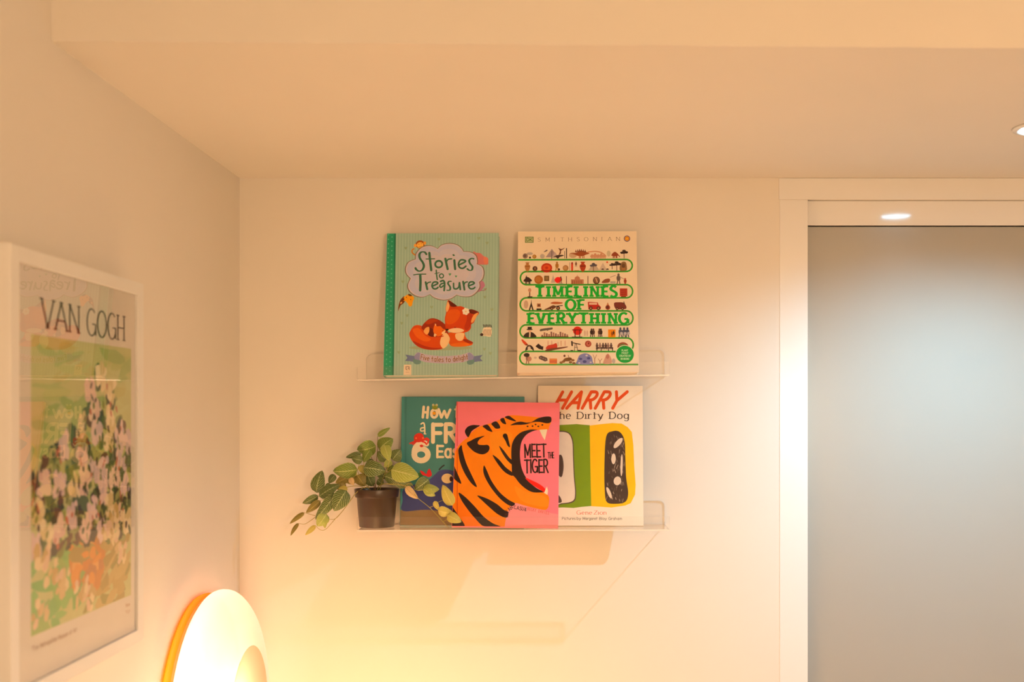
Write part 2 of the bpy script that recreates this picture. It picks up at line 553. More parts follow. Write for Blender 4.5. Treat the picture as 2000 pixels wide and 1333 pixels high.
gl('N', .7, l_((.06,0),(.06,1)), l_((.06,1),(.64,0)), l_((.64,0),(.64,1)))
gl('O', .78, c_(OV(.39,.5,.37,.5)))
gl('P', .58, l_((.06,0),(.06,1)), o_([(.06,1),(.3,1)] + AR(.3,.74,.26,.26,90,-90) + [(.06,.48)]))
gl('R', .62, l_((.06,0),(.06,1)), o_([(.06,1),(.3,1)] + AR(.3,.75,.24,.25,90,-90) + [(.06,.5)]), l_((.28,.5),(.6,0)))
gl('S', .56, o_(AR(.29,.75,.23,.25,30,200,10) + [(.2,.58),(.4,.46)] + AR(.28,.25,.25,.25,25,-155,10)))
gl('T', .64, l_((.32,0),(.32,1)), o_([(0,.97),(.64,.97)]))
gl('U', .66, o_([(.06,1),(.06,.3)] + AR(.33,.3,.27,.3,180,360,12) + [(.6,1)]))
gl('V', .7, l_((0,1),(.35,0)), l_((.35,0),(.7,1)))
gl('W', 1.0, l_((0,1),(.26,0)), l_((.26,0),(.5,.8)), l_((.5,.8),(.74,0)), l_((.74,0),(1,1)))
gl('Y', .68, l_((0,1),(.34,.46)), l_((.68,1),(.34,.46)), l_((.34,.46),(.34,0)))
gl('Z', .6, o_([(.02,.97),(.58,.97)]), l_((.58,.97),(.02,.03)), o_([(.02,.03),(.6,.03)]))
gl('6', .62, o_([(.5,.92),(.36,1.0),(.16,.86),(.06,.6),(.05,.34)]), c_(OV(.32,.31,.27,.31)))
gl('&', .7, o_([(.66,0),(.2,.66),(.22,.9),(.36,1),(.48,.86),(.42,.66),(.12,.4),(.08,.16),(.28,0),(.5,.12),(.64,.42)]))
X = .66
gl('a', .5, c_(OV(.24,.33,.22,.33,16)), l_((.46,X),(.46,0)))
gl('b', .5, l_((.05,0),(.05,1)), c_(OV(.27,.33,.22,.33,16)))
gl('c', .44, o_(AR(.25,.33,.23,.33,50,310,14)))
gl('d', .5, c_(OV(.24,.33,.22,.33,16)), l_((.46,1),(.46,0)))
gl('e', .5, o_([(.04,.34),(.47,.36)] + AR(.25,.33,.22,.33,10,310,16)))
gl('f', .34, o_([(.14,0),(.14,.8)] + AR(.27,.82,.13,.18,180,60,6)), o_([(0,.62),(.3,.62)]))
gl('g', .5, c_(OV(.24,.34,.22,.32,16)), o_([(.46,X),(.46,-.08)] + AR(.25,-.08,.21,.22,0,-150,8)))
gl('h', .5, l_((.05,0),(.05,1)), o_([(.05,.4)] + AR(.25,.42,.2,.24,160,0,8) + [(.45,0)]))
gl('i', .14, l_((.07,0),(.07,X)), o_([(.06,.88),(.08,.90)]))
gl('l', .14, l_((.07,0),(.07,1)))
gl('m', .8, l_((.05,0),(.05,X)), o_([(.05,.4)] + AR(.22,.44,.17,.22,160,0,8) + [(.39,0)]), o_([(.39,.4)] + AR(.56,.44,.17,.22,160,0,8) + [(.73,0)]))
gl('n', .5, l_((.05,0),(.05,X)), o_([(.05,.4)] + AR(.25,.42,.2,.24,160,0,8) + [(.45,0)]))
gl('o', .52, c_(OV(.26,.33,.24,.33,18)))
gl('p', .5, l_((.05,-.3),(.05,X)), c_(OV(.27,.33,.22,.33,16)))
gl('r', .36, l_((.05,0),(.05,X)), o_([(.05,.42),(.14,.58),(.25,.65),(.36,.6)]))
gl('s', .4, o_(AR(.2,.5,.16,.16,30,200,8) + [(.16,.38),(.28,.3)] + AR(.19,.165,.18,.165,25,-155,8)))
gl('t', .36, l_((.14,.94),(.14,0)), o_([(0,.64),(.34,.64)]))
gl('u', .5, o_([(.05,X),(.05,.22)] + AR(.25,.22,.2,.22,180,350,10)), l_((.45,X),(.45,0)))
gl('v', .46, l_((0,X),(.23,0)), l_((.23,0),(.46,X)))
gl('w', .68, l_((0,X),(.18,0)), l_((.18,0),(.34,.54)), l_((.34,.54),(.5,0)), l_((.5,0),(.68,X)))
gl('y', .46, l_((0,X),(.23,.02)), o_([(.46,X),(.23,0),(.12,-.24),(0,-.28)]))

# ------------------------------------------------------------------ acrylic shelves
def shelf(label, xl, xr, depth, zl, zr, back_h, lip_h):
    """clear ledge: back panel on the wall, flat base, low upturned lip; zl, zr are the base's underside at both ends"""
    T = .003
    roll = math.atan2(zr - zl, xr - xl)
    xm = (xl + xr) / 2; hw = (xr - xl) / 2
    t = empty('acrylic_shelf', label, 'shelf', (xm, -.0006, (zl + zr) / 2), 'clear acrylic book ledges')
    t.rotation_euler = (0, -roll, 0)
    r = .013
    hb = back_h
    pts = [(-hw, T), (hw, T)] + [(hw - r + r*cos(a), hb - r + r*sin(a)) for a in [radians(k*15) for k in range(7)]] + \
          [(-hw + r - r*sin(a), hb - r + r*cos(a)) for a in [radians(k*15) for k in range(7)]]
    bm = bmesh.new(); prism(bm, pts, -T, 0, 0, 1); mesh_obj('back_panel', bm, [ACRYL, ACRYL_E], t)
    def slab(name, a, b, big):
        bm = bmesh.new(); fs = box(bm, a, b)
        for f in bm.faces:
            f.normal_update()
            n = f.normal
            f.material_index = 0 if abs(n[big]) > .5 else 1
        mesh_obj(name, bm, [ACRYL, ACRYL_E], t)
    slab('ledge', (-hw, -depth, 0), (hw, -.0001, T - .0001), 2)
    slab('front_lip', (-hw, -depth, T), (hw, -depth + T, lip_h), 1)
    return t
ZU = (H + (CY - 744.5) * 2.48 / F, H + (CY - 734.5) * 2.48 / F)
ZL = (H + (CY - 1038.5) * 2.48 / F, H + (CY - 1037.5) * 2.48 / F)
SX0, SX1 = -.4385, .2265
shelf('clear acrylic ledge carrying two upright books, the higher of the pair', SX0, SX1, .12, ZU[0], ZU[1], .062, .030)
shelf('clear acrylic ledge carrying the plant and three books, the lower of the pair', SX0, SX1, .12, ZL[0], ZL[1], .056, .030)
def zbase(which, x):
    a, b = which
    return a + (b - a) * (x - SX0) / (SX1 - SX0) + .0031


# ------------------------------------------------------------------ books
def book(name, label, corners, db, dt, T, which, cover_col, back_col=None, spine_w=.0, hard=True, spine_col=None, sup='max', art=None, rough=.3):
    TL, TR, BR, BL = corners
    tl, tr = P(*TL, dt), P(*TR, dt)
    bl, br = P(*BL, db), P(*BR, db)
    xax = ((tr - tl) + (br - bl)).normalized()
    up = ((tl - bl) + (tr - br)); up = (up - xax * up.dot(xax)).normalized()
    yax = up.cross(xax)            # points away from the room, into the wall
    if yax.y < 0: yax = -yax
    W = ((tr - tl).length + (br - bl).length) / 2
    Hh = ((tl - bl).length + (tr - br).length) / 2
    c = (tl + tr + bl + br) / 4 - up * (Hh / 2)
    M = Matrix((xax, yax, up)).transposed().to_4x4()
    # rest the lowest edge on the ledge
    lows = [(c + xax*sx*W/2 + yax*sy) for sx in (-1, 1) for sy in (0, T)]
    dz = max(zbase(which, p.x) + .0002 - p.z for p in lows)
    c.z += dz
    t = empty(name, label, 'book', c)
    t.rotation_euler = M.to_euler()
    b = .0026 if hard else .0004     # board thickness
    o = .003 if hard else .0002      # board overhang past the pages
    hw = W / 2
    f = homography([TL, TR, BR, BL], [(-hw, Hh), (hw, Hh), (hw, 0), (-hw, 0)])
    base = pmat(name + '_cover_board', lin(vivid(cover_col)), rough, .35, noise=.02, nscale=30, coat=.1)
    mats = [base]
    bm = bmesh.new()
    box(bm, (-hw, 0, 0), (hw, b, Hh), .0007 if hard else .00015, 2)
    pr = Print(bm, mats, f, lambda u, v, z: (u, -.00003 - z, v), (-hw + .0008, hw - .0008, .0008, Hh - .0008))
    if art: art(pr)
    me_o = mesh_obj_keep('front_cover', bm, mats, t)
    bc = pmat(name + '_back_board', lin(back_col or cover_col), rough, .5, noise=.02, nscale=30)
    boxobj('back_cover', (-hw, T - b, 0), (hw, T, Hh), bc, t, .0006 if hard else .0001)
    sc = pmat(name + '_spine_board', lin(spine_col or cover_col), rough, .5, noise=.02, nscale=30)
    boxobj('spine', (-hw, b + .0001, .0), (-hw + max(b, .0012), T - b - .0001, Hh), sc, t, .0004)
    bm = bmesh.new()
    box(bm, (-hw + max(b, .0012) + .0001, b + .0001, o), (hw - o, T - b - .0001, Hh - o))
    # leaf edges: fine grooves along the block's foot are in the paper material
    mesh_obj('page_block', bm, PAPER, t)
    return t


def mesh_obj_keep(name, bm, mats, parent):
    me = bpy.data.meshes.new(name); bm.to_mesh(me); bm.free()
    for m in mats: me.materials.append(m)
    o = bpy.data.objects.new(name, me); COL.objects.link(o); o.parent = parent
    return o


def heart(p, x, y, s, c, z):
    p.poly([(x, y-s*.35), (x+s*.3, y-s*.6), (x+s*.6, y-s*.3), (x+s*.35, y+s*.2), (x, y+s*.6), (x-s*.35, y+s*.2), (x-s*.6, y-s*.3), (x-s*.3, y-s*.6)], c, z, True, 3)


def art_stories(p):
    p.view(740, 445, 4.3)
    # pale upright stripes
    for i in range(36):
        x = 140 + i * 24
        p.rect(x, 66, x + 11, 1268, (170, 200, 190), 1)
    # cloth spine strip with a dotted pattern
    p.rect(45, 60, 132, 1275, (52, 150, 118), 2)
    p.rect(122, 60, 134, 1275, (40, 118, 95), 2.4)
    for i in range(31):
        for j in (0, 1):
            p.ell(72 + 30*j, 80 + 39*i + 19*j, 6, 6, (104, 178, 150), 3, 8)
    for x, y in ((220,195),(500,120),(835,115),(905,155),(200,480),(895,545),(445,695),(890,610),(240,765),(950,715),(195,830),(175,1075),(890,1045),(940,1080)):
        heart(p, x, y, 22, (150, 176, 148), 3)
    p.view(780, 460, 9.52)
    # helpers peeking round the cloud
    p.line([(290,420),(235,380),(225,330),(260,300)], 26, (190, 130, 60), 4, True)
    p.ell(375, 220, 85, 78, (150, 84, 30), 4)
    p.ell(285, 240, 26, 32, (235, 170, 80), 4.4); p.ell(462, 195, 26, 32, (235, 170, 80), 4.4)
    p.ell(375, 232, 62, 56, (250, 190, 95), 5)
    p.ell(352, 215, 6, 9, (70, 40, 20), 6, 8); p.ell(396, 208, 6, 9, (70, 40, 20), 6, 8)
    p.line([(350,255),(376,266),(402,250)], 5, (140, 70, 30), 6, True)
    p.poly([(1370,355),(1420,380),(1500,390),(1570,450),(1640,480),(1650,560),(1640,600),(1560,605),(1480,600),(1400,600),(1380,480)], (205, 130, 130), 4)
    p.poly([(1570,455),(1620,470),(1645,530),(1630,590),(1580,590),(1560,520)], (222, 140, 120), 4.6)
    p.poly([(1490,900),(1560,920),(1590,990),(1560,1040),(1500,1100),(1440,1110),(1440,1000)], (185, 130, 165), 4)
    p.line([(1520,1085),(1580,1080),(1610,1050)], 12, (150, 100, 130), 4.5, True)
    cusp = [[(290,495),(300,390),(380,290),(480,245),(600,250),(705,300)], [(705,300),(780,230),(920,200),(1060,225),(1150,290),(1190,355)],
            [(1190,355),(1320,365),(1420,430),(1450,540),(1440,590)], [(1440,590),(1540,640),(1575,750),(1550,870),(1490,930)],
            [(1490,930),(1500,1020),(1440,1120),(1330,1195),(1180,1200),(1070,1170)], [(1070,1170),(960,1240),(820,1265),(660,1225),(570,1160)],
            [(570,1160),(430,1210),(290,1180),(180,1090),(150,980),(200,860)], [(200,860),(120,770),(105,660),(160,550),(290,495)]]
    out = []
    for seg in cusp: out += catmull(seg, False, 5)[:-1]
    cx, cy = 830, 730
    sc = lambda k: [(cx + (x-cx)*k, cy + (y-cy)*k) for x, y in out]
    p.poly(sc(1.012), (128, 118, 112), 7, False)
    p.poly(sc(.985), (214, 206, 222), 8, False)
    p.poly(sc(.955), (194, 198, 226), 9, False)
    p.poly(sc(.80), (202, 202, 224), 10, False)
    p.poly(sc(.62), (208, 203, 220), 10.6, False)
    G = (62, 112, 92)
    # lettering, one word at a time, hand-brushed
    p.line([(495,405),(460,365),(400,365),(365,410),(375,480),(430,560),(450,630),(420,700),(360,722),(310,690),(295,665)], 44, G, 12, True, thin=22)
    p.line([(550,380),(565,520),(590,705)], 44, G, 12, True)
    p.line([(490,495),(650,490)], 20, G, 12.5)
    p.line(OV(728, 592, 66, 62), 36, G, 12, False, True)
    p.line([(850,490),(875,600),(895,685)], 42, G, 12, True); p.line([(868,560),(900,505),(968,492)], 26, G, 12.5, True)
    p.line([(1018,520),(1025,600),(1035,685)], 42, G, 12, True); p.ell(1003, 424, 24, 17, G, 12, 12, .5)
    p.line([(1100,610),(1225,545),(1190,515),(1130,520),(1095,590),(1120,655),(1180,670),(1235,630)], 32, G, 12, True)
    p.line([(1380,495),(1340,485),(1295,520),(1310,580),(1355,640),(1345,700),(1300,708),(1260,682)], 38, G, 12, True, thin=20)
    p.line([(683,705),(690,790),(705,880)], 26, G, 12, True); p.line([(655,770),(740,750)], 14, G, 12.5)
    p.line(OV(782, 812, 38, 38), 22, G, 12, False, True)
    heart(p, 938, 785, 42, (92, 160, 130), 12); heart(p, 1052, 822, 36, (92, 160, 130), 12)
    p.line([(262,792),(350,780),(490,778)], 20, G, 12.5, True); p.line([(385,790),(392,920),(388,1080)], 46, G, 12, True)
    p.line([(488,930),(505,1000),(520,1060)], 38, G, 12, True); p.line([(502,985),(530,940),(580,925)], 24, G, 12.5, True)
    p.line([(612,1005),(712,955),(690,925),(630,935),(606,1000),(640,1050),(690,1050),(720,1025)], 30, G, 12, True)
    p.line([(838,945),(780,960),(752,1000),(775,1025),(825,990)], 28, G, 12, True); p.line([(765,915),(815,900),(842,950),(835,1085)], 34, G, 12.4, True)
    p.line([(965,915),(925,915),(905,955),(945,1020),(940,1075),(885,1080)], 34, G, 12, True, thin=20)
    p.line([(1008,950),(1015,1040),(1060,1055),(1105,1020),(1115,950)], 30, G, 12, True); p.line([(1118,940),(1135,1065)], 34, G, 12.5)
    p.line([(1185,920),(1200,1000),(1212,1070)], 36, G, 12, True); p.line([(1200,985),(1225,935),(1265,925)], 24, G, 12.5, True)
    p.line([(1290,1000),(1390,955),(1365,925),(1305,935),(1285,1000),(1320,1050),(1375,1050),(1405,1025)], 30, G, 12, True)
    # giraffe, foxes, zebra
    p.view(740, 580, 8.333)
    p.poly([(318,290),(320,220),(335,150),(360,90),(410,45),(430,90),(410,150),(360,190),(335,240)], (120, 66, 24), 11)
    p.poly([(395,110),(410,60),(460,20),(530,25),(575,70),(555,130),(540,195),(500,208),(470,160),(430,120)], (240, 168, 30), 11.4)
    p.poly([(470,15),(510,8),(540,35),(505,40)], (90, 50, 20), 12); p.ell(400, 95, 22, 14, (90, 50, 20), 12, 10, -.8); p.ell(365, 150, 20, 12, (235, 180, 110), 12, 10, -.8)
    p.ell(450, 60, 10, 8, (120, 70, 20), 12, 8); p.ell(520, 95, 8, 8, (90, 50, 20), 12, 8)
    # soft ground under the foxes
    p.ell(1020, 880, 520, 40, (164, 178, 148), 4)
    RD, OR, DK, CR = (148, 52, 14), (206, 84, 20), (104, 36, 12), (244, 208, 160)
    p.poly([(700,560),(730,500),(770,455),(830,410),(900,402),(980,425),(1050,470),(1100,520),(1125,600),(1150,660),(1140,730),(900,740),(740,640)], RD, 11)
    p.poly([(760,470),(830,425),(900,418),(970,440),(900,470),(820,500)], (176, 68, 20), 11.5)
    p.poly([(1140,640),(1260,640),(1390,625),(1420,700),(1480,770),(1535,790),(1525,830),(1440,852),(1300,862),(1190,850),(1150,790)], (214, 96, 24), 11)
    p.poly([(1265,650),(1390,640),(1395,700),(1370,755),(1310,765),(1260,720)], CR, 11.5)
    p.poly([(1380,760),(1400,740),(1455,745),(1545,795),(1490,812),(1430,790)], RD, 12)
    p.poly([(1170,830),(1300,800),(1430,800),(1480,825),(1430,850),(1300,862)], (224, 116, 34), 12)
    p.poly([(1130,108),(1185,132),(1240,175),(1275,205),(1340,205),(1400,230),(1450,262),(1520,255),(1632,305),(1590,380),(1550,470),(1510,500),(1505,560),(1460,612),(1390,632),(1330,600),(1240,600),(1140,592),(1098,565),(1085,480),(1082,400),(1100,310),(1090,250),(1102,190)], (200, 76, 16), 13)
    p.poly([(1110,330),(1180,260),(1290,260),(1330,330),(1280,440),(1170,500),(1100,470)], (214, 98, 26), 13.5)
    p.poly([(1400,240),(1460,280),(1520,330),(1520,480),(1440,600),(1400,540),(1440,400)], (176, 60, 14), 13.6)
    p.poly([(1128,130),(1155,180),(1140,260),(1110,302),(1094,250),(1105,190)], (240, 186, 130), 14)
    p.poly([(1135,114),(1190,138),(1272,197),(1240,216),(1180,210),(1155,180)], DK, 14.3)
    p.poly([(1480,258),(1540,260),(1628,305),(1560,332),(1500,322),(1474,290)], DK, 14)
    p.poly([(1618,312),(1590,380),(1540,462),(1508,468),(1520,400),(1560,338)], (240, 178, 112), 14.3)
    for k in range(6):
        a = k * pi / 3 + .3
        p.ell(1420 + 36*cos(a), 290 + 36*sin(a), 24, 24, (250, 236, 220), 15 + k * .1, 10)
    p.ell(1420, 290, 14, 14, (236, 200, 160), 16, 10)
    p.poly([(1135,592),(1200,568),(1290,560),(1370,578),(1392,608),(1320,632),(1230,636),(1160,618)], (248, 214, 176), 14)
    p.ell(1118, 588, 28, 16, (40, 22, 14), 15, 12, -.2)
    p.line([(1235,540),(1250,556),(1262,540)], 7, (60, 26, 12), 15, True)
    p.poly([(505,665),(530,590),(575,530),(640,512),(705,528),(700,565),(760,615),(850,690),(950,708),(1030,700),(1090,740),(1100,850),(1050,892),(980,910),(850,914),(720,892),(620,842),(545,762)], OR, 12)
    p.poly([(560,770),(640,800),(760,850),(900,880),(1040,880),(980,908),(850,914),(720,892),(620,842)], (170, 58, 14), 12.5)
    p.poly([(560,600),(620,560),(680,580),(760,680),(860,740),(780,780),(640,720)], (222, 108, 32), 12.5)
    p.poly([(1030,700),(1070,650),(1110,640),(1150,690),(1166,740),(1140,820),(1100,870),(1055,890),(1012,830),(1010,770)], CR, 13.8)
    p.poly([(820,560),(900,590),(900,700),(820,680),(805,620)], DK, 13)
    p.poly([(740,620),(770,560),(826,545),(828,620),(790,668)], (240, 176, 106), 13.6)
    p.poly([(925,490),(955,532),(1010,530),(1050,570),(1092,592),(1060,650),(1010,688),(940,690),(900,630),(898,565)], (228, 116, 30), 14.4)
    p.poly([(1030,640),(1085,594),(1095,612),(1062,662)], CR, 15); p.ell(1050, 602, 10, 6, (40, 20, 10), 15.5, 8)
    p.poly([(915,650),(950,670),(930,700),(905,690)], CR, 15); p.poly([(920,490),(940,500),(935,530)], CR, 15)
    p.line([(940,690),(1000,705),(1060,690)], 14, (190, 70, 16), 15, True)
    p.poly([(1700,570),(1740,545),(1832,550),(1832,690),(1740,690),(1660,680),(1655,650),(1690,630)], (238, 226, 206), 11)
    p.ell(1680, 665, 28, 24, (64, 48, 44), 12)
    for i in range(6): p.line([(1705+24*i, 505+4*(i % 2)), (1718+24*i, 545)], 12, (56, 44, 40), 12)
    for i in range(6): p.line([(1722+22*i, 580), (1712+22*i, 625), (1724+22*i, 680)], 7, (120, 92, 76), 12, True)
    # ribbon banner
    p.view(740, 680, 8.333)
    B1, B2, B3 = (150, 152, 196), (116, 130, 172), (112, 148, 150)
    p.poly([(445,160),(590,182),(640,215),(620,285),(520,265),(440,262),(482,212)], B2, 11, False)
    p.poly([(1700,158),(1560,182),(1500,215),(1520,285),(1620,265),(1700,260),(1655,212)], B2, 11, False)
    p.poly([(570,250),(600,225),(690,240),(695,300),(640,318),(590,300)], B3, 12); p.poly([(1450,250),(1490,225),(1555,230),(1560,290),(1500,318),(1450,300)], B3, 12)
    top = catmull([(590,180),(650,122),(800,158),(1070,182),(1350,158),(1490,120),(1560,180)], False, 6)
    bot = catmull([(1545,235),(1470,250),(1350,284),(1070,300),(800,284),(680,250),(600,235)], False, 6)
    p.poly(top + bot, (196, 186, 210), 13, False)
    p.poly([(590,180),(650,122),(690,135),(680,250),(600,235)], B1, 14, False); p.poly([(1560,180),(1490,120),(1455,135),(1465,250),(1545,235)], B1, 14, False)
    TXT = (134, 98, 84)
    for wd, xa, ya, xb, yb in (('Five', 690, 232, 830, 256), ('tales', 870, 264, 1065, 274), ('to', 1105, 274, 1180, 272), ('delight', 1225, 268, 1465, 226)):
        p.text(wd, xa - 3, ya - 3, xb - 3, yb - 3, 80, (236, 224, 226), 15, .2, xh=.62)
        p.text(wd, xa, ya, xb, yb, 80, TXT, 16, .15, xh=.62)
    p.poly([(425,322),(545,322),(548,492),(420,492)], (238, 222, 200), 11, False)
    p.line([(460,350),(460,400),(480,405)], 10, (90, 70, 60), 12); p.line([(478,352),(510,352),(510,405)], 10, (90, 70, 60), 12); p.line([(485,378),(508,378)], 8, (90, 70, 60), 12.4)
    p.rect(455, 440, 515, 446, (190, 160, 140), 12)


def art_timelines(p):
    p.view(1000, 445, 7.692)
    GR, DKG = (64, 158, 62), (52, 132, 50)
    # publisher's box and museum name
    p.rect(192, 178, 320, 270, (96, 128, 60), 2); p.rect(202, 187, 310, 261, (196, 204, 160), 3)
    p.text('DK', 214, 246, 300, 246, 46, (86, 116, 56), 4, .17, serif=2.2)
    xs = (385, 505, 632, 732, 848, 978, 1090, 1225, 1350, 1450, 1575)
    for ch, x in zip('SMITHSONIAN', xs):
        wd = {'M': 62, 'N': 58, 'O': 60, 'H': 58, 'I': 12, 'S': 44, 'T': 52, 'A': 56}[ch]
        y = 252 - (x - 385) * .007
        p.text(ch, x + (8 if ch == 'I' else 0), y, x + wd, y, 58, (132, 104, 82), 3, .10, serif=2.4, thin=.05)
    p.ell(1740, 211, 47, 47, (92, 84, 128), 3, 28); p.ell(1740, 211, 36, 36, (236, 176, 60), 4, 24)
    for k in range(12):
        a = 2*pi*k/12
        p.line([(1740 + 14*cos(a), 211 + 14*sin(a)), (1740 + 33*cos(a), 211 + 33*sin(a))], 5, (208, 120, 40), 5, cap=False)
    p.ell(1740, 211, 13, 13, (246, 196, 70), 6, 16)
    # the winding line
    Y = [530, 712, 912, 1110, 1306, 1516, 1709, 1911, 2106]
    path = [(82, 533)]
    for i in range(8):
        r = (Y[i+1] - Y[i]) / 2
        cy = (Y[i+1] + Y[i]) / 2
        if i % 2 == 0:
            path += [(1722, Y[i])] + [(1722 + 92*cos(radians(a)), cy + r*sin(radians(a))) for a in range(-80, 81, 10)] + [(1722, Y[i+1])]
        else:
            path += [(216, Y[i])] + [(216 - 92*cos(radians(a)), cy + r*sin(radians(a))) for a in range(-80, 81, 10)] + [(216, Y[i+1])]
    path.append((1884, 2100))
    p.line(path, 25, GR, 4, cap=False)
    # the title
    def slab(s, x0, x1, yb, yt, ws):
        h = yb - yt
        tot = sum(ws) + 18 * (len(s) - 1)
        k = (x1 - x0) / tot
        x = x0
        for ch, wd in zip(s, ws):
            a, b = x, x + wd * k
            x = b + 18 * k
            i, j = {'T': (1, 1), 'S': (4, 4), 'O': (4, 4), 'G': (4, 4), 'E': (20, 2), 'F': (20, 2), 'L': (20, 2)}.get(ch, (18, 18))
            p.text(ch, a + i, yb, b - j, yb, h, (24, 170, 62), 8, 44 / h if ch not in 'MN' else 36 / h, serif=1.75, thin=.18)
    slab('TIMELINES', 350, 1582, 1094, 934, (150, 92, 185, 128, 125, 92, 160, 128, 118))
    slab('OF', 806, 1096, 1290, 1138, (165, 130))
    slab('EVERYTHING', 226, 1750, 1498, 1338, (130, 165, 130, 165, 165, 165, 160, 95, 165, 160))
    # rows of little pictures
    BR, RE, GY, LG, TN, OC, BK = (112, 74, 58), (188, 66, 48), (120, 112, 116), (188, 180, 174), (196, 140, 104), (172, 124, 62), (62, 48, 46)
    def tri(x, y, wd, h, c, z=5): p.poly([(x-wd/2, y), (x, y-h), (x+wd/2, y)], c, z, False)
    def disc(x, y, r, c, c2=None):
        p.ell(x, y-r, r, r, c, 5.2, 20)
        if c2: p.ell(x-r*.15, y-r*1.05, r*.62, r*.62, c2, 5.8, 16)
    def tree(x, y, h, c=BK):
        p.rect(x-5, y-h*.6, x+5, y, BR, 5)
        for k, (dx, dy, r) in enumerate(((-.22,.62,.2),(.22,.66,.22),(0,.82,.2),(-.02,.6,.16))): p.ell(x+dx*h, y-dy*h, r*h, r*h*.62, c, 5.3+.1*k, 12)
    def beast(x, y, l, h, c, z=5.4, tail=True):
        p.poly([(x-l*.5, y-h*.45), (x-l*.3, y-h*.8), (x, y-h), (x+l*.3, y-h*.8), (x+l*.5, y-h*.5), (x+l*.34, y-h*.36), (x, y-h*.3), (x-l*.34, y-h*.34)], c, z)
        for dx in (-.24, -.1, .14, .26): p.line([(x+dx*l, y-h*.42), (x+dx*l*1.02, y)], h*.13, c, z+.3, cap=False)
    def person(x, y, h, c):
        p.ell(x, y-h*.87, h*.11, h*.13, c, 5.6, 10)
        p.poly([(x-h*.14, y-h*.35), (x-h*.17, y-h*.7), (x, y-h*.78), (x+h*.17, y-h*.7), (x+h*.14, y-h*.35)], c, 5.3)
        p.line([(x-h*.06, y-h*.4), (x-h*.14, y)], h*.1, c, 5.8, cap=False); p.line([(x+h*.06, y-h*.4), (x+h*.12, y)], h*.1, c, 5.8, cap=False)
    def vase(x, y, wd, h, c, c2):
        p.poly([(x-wd*.2, y), (x-wd*.5, y-h*.55), (x-wd*.22, y-h*.82), (x-wd*.36, y-h), (x+wd*.36, y-h), (x+wd*.22, y-h*.82), (x+wd*.5, y-h*.55), (x+wd*.2, y)], c, 5.2, True, 4)
        p.rect(x-wd*.4, y-h*.6, x+wd*.4, y-h*.5, c2, 5.8)
    def bldg(x, y, wd, h, c, c2, n=4):
        p.rect(x-wd/2, y-h*.5, x+wd/2, y, c, 5.1)
        p.ell(x, y-h*.55, wd*.22, h*.3, c, 5.3, 16); p.line([(x, y-h*.8), (x, y-h)], wd*.03, c, 5.3)
        for i in range(n): p.rect(x-wd*.42+i*wd*.84/n, y-h*.4, x-wd*.42+(i+.5)*wd*.84/n, y-h*.02, c2, 5.7)
    def wheel(x, y, r): p.ell(x, y-r, r, r, BK, 6.2, 14); p.ell(x, y-r, r*.45, r*.45, TN, 6.6, 10)
    y = 514
    disc(196, y, 40, (150, 132, 124), (112, 92, 88)); p.ell(265, 438, 46, 22, LG, 4.6); disc(268, y, 16, BK); disc(335, y, 31, OC, (188, 150, 90)); disc(456, y, 36, (196, 184, 176), LG)
    p.poly([(476,412),(520,380),(536,390),(505,410)], GY, 5); tri(600, y-20, 190, 130, (170, 152, 158), 4.6); tri(650, y-10, 110, 90, (196, 180, 178), 4.9)
    p.line([(597, y), (600, 400)], 14, GY, 5.4); p.poly([(620,490),(680,462),(760,458),(778,472),(720,490),(700,512),(680,512),(660,488)], BK, 5.6)
    p.poly([(705,455),(722,400),(700,355),(745,368),(795,350),(770,375),(742,392),(735,440)], BR, 5.8)
    p.rect(790, 400, 798, 510, BK, 5); p.rect(815, 355, 830, 512, BK, 5)
    p.ell(920, 462, 60, 44, (206, 178, 150), 4.6)
    p.poly([(870,436),(960,428),(1020,398),(1090,405),(1170,436),(1120,455),(1060,478),(1000,475),(930,448)], (156, 88, 58), 5.4)
    for i in range(6): tri(965+28*i, 418-6*min(i, 5-i), 30, 42, (120, 62, 44), 5.8)
    for x in (1015, 1030, 1065, 1085): p.line([(x, 470), (x+3, 510)], 12, (176, 110, 66), 5.9, cap=False)
    p.line([(1150,415),(1260,405),(1350,425),(1415,470)], 16, (206, 150, 118), 5.1, True)
    for i in range(5): beast(1210+46*i, y, 60, 66 + (i % 2)*16, (206, 156, 130))
    p.ell(1460, 440, 30, 46, (206, 196, 170), 4.6); beast(1555, y-5, 110, 96, (150, 78, 56)); p.line([(1600, 455), (1625, 485)], 12, (150, 78, 56), 6)
    tree(1692, y, 140)
    y = 698
    vase(230, y+6, 86, 130, (180, 132, 84), (140, 92, 54)); disc(345, y+6, 38, BR, BK); p.ell(345, 664, 8, 20, TN, 6.4); p.ell(522, 655, 84, 72, (184, 60, 34), 5.2, 26); p.ell(522, 655, 58, 48, (208, 92, 52), 5.8, 22); p.ell(522, 655, 24, 20, (176, 54, 30), 6.4, 14)
    p.rect(436, 690, 606, 708, (150, 52, 34), 6)
    person(678, y+2, 140, OC); disc(706, y, 18, BK); disc(808, y+4, 44, (168, 128, 92), (190, 150, 108)); p.rect(868, 572, 874, 702, GY, 5)
    p.rect(892, 592, 922, 702, (202, 74, 54), 5.2); p.ell(907, 585, 13, 18, (150, 50, 40), 5.6); person(966, y-60, 76, BR); p.rect(940, 690, 1010, 702, TN, 5)
    vase(1068, y+8, 96, 140, (172, 70, 44), (104, 42, 30)); tri(1235, y+4, 180, 130, (196, 182, 170), 4.8); tree(1228, y+6, 130, (98, 92, 106)); tri(1372, y, 130, 118, (206, 190, 178), 5)
    beast(1368, y-6, 46, 26, BK); beast(1440, y-6, 46, 26, BK); disc(1436, 585, 14, (206, 84, 56)); tree(1510, y-20, 100); tree(1580, y, 150)
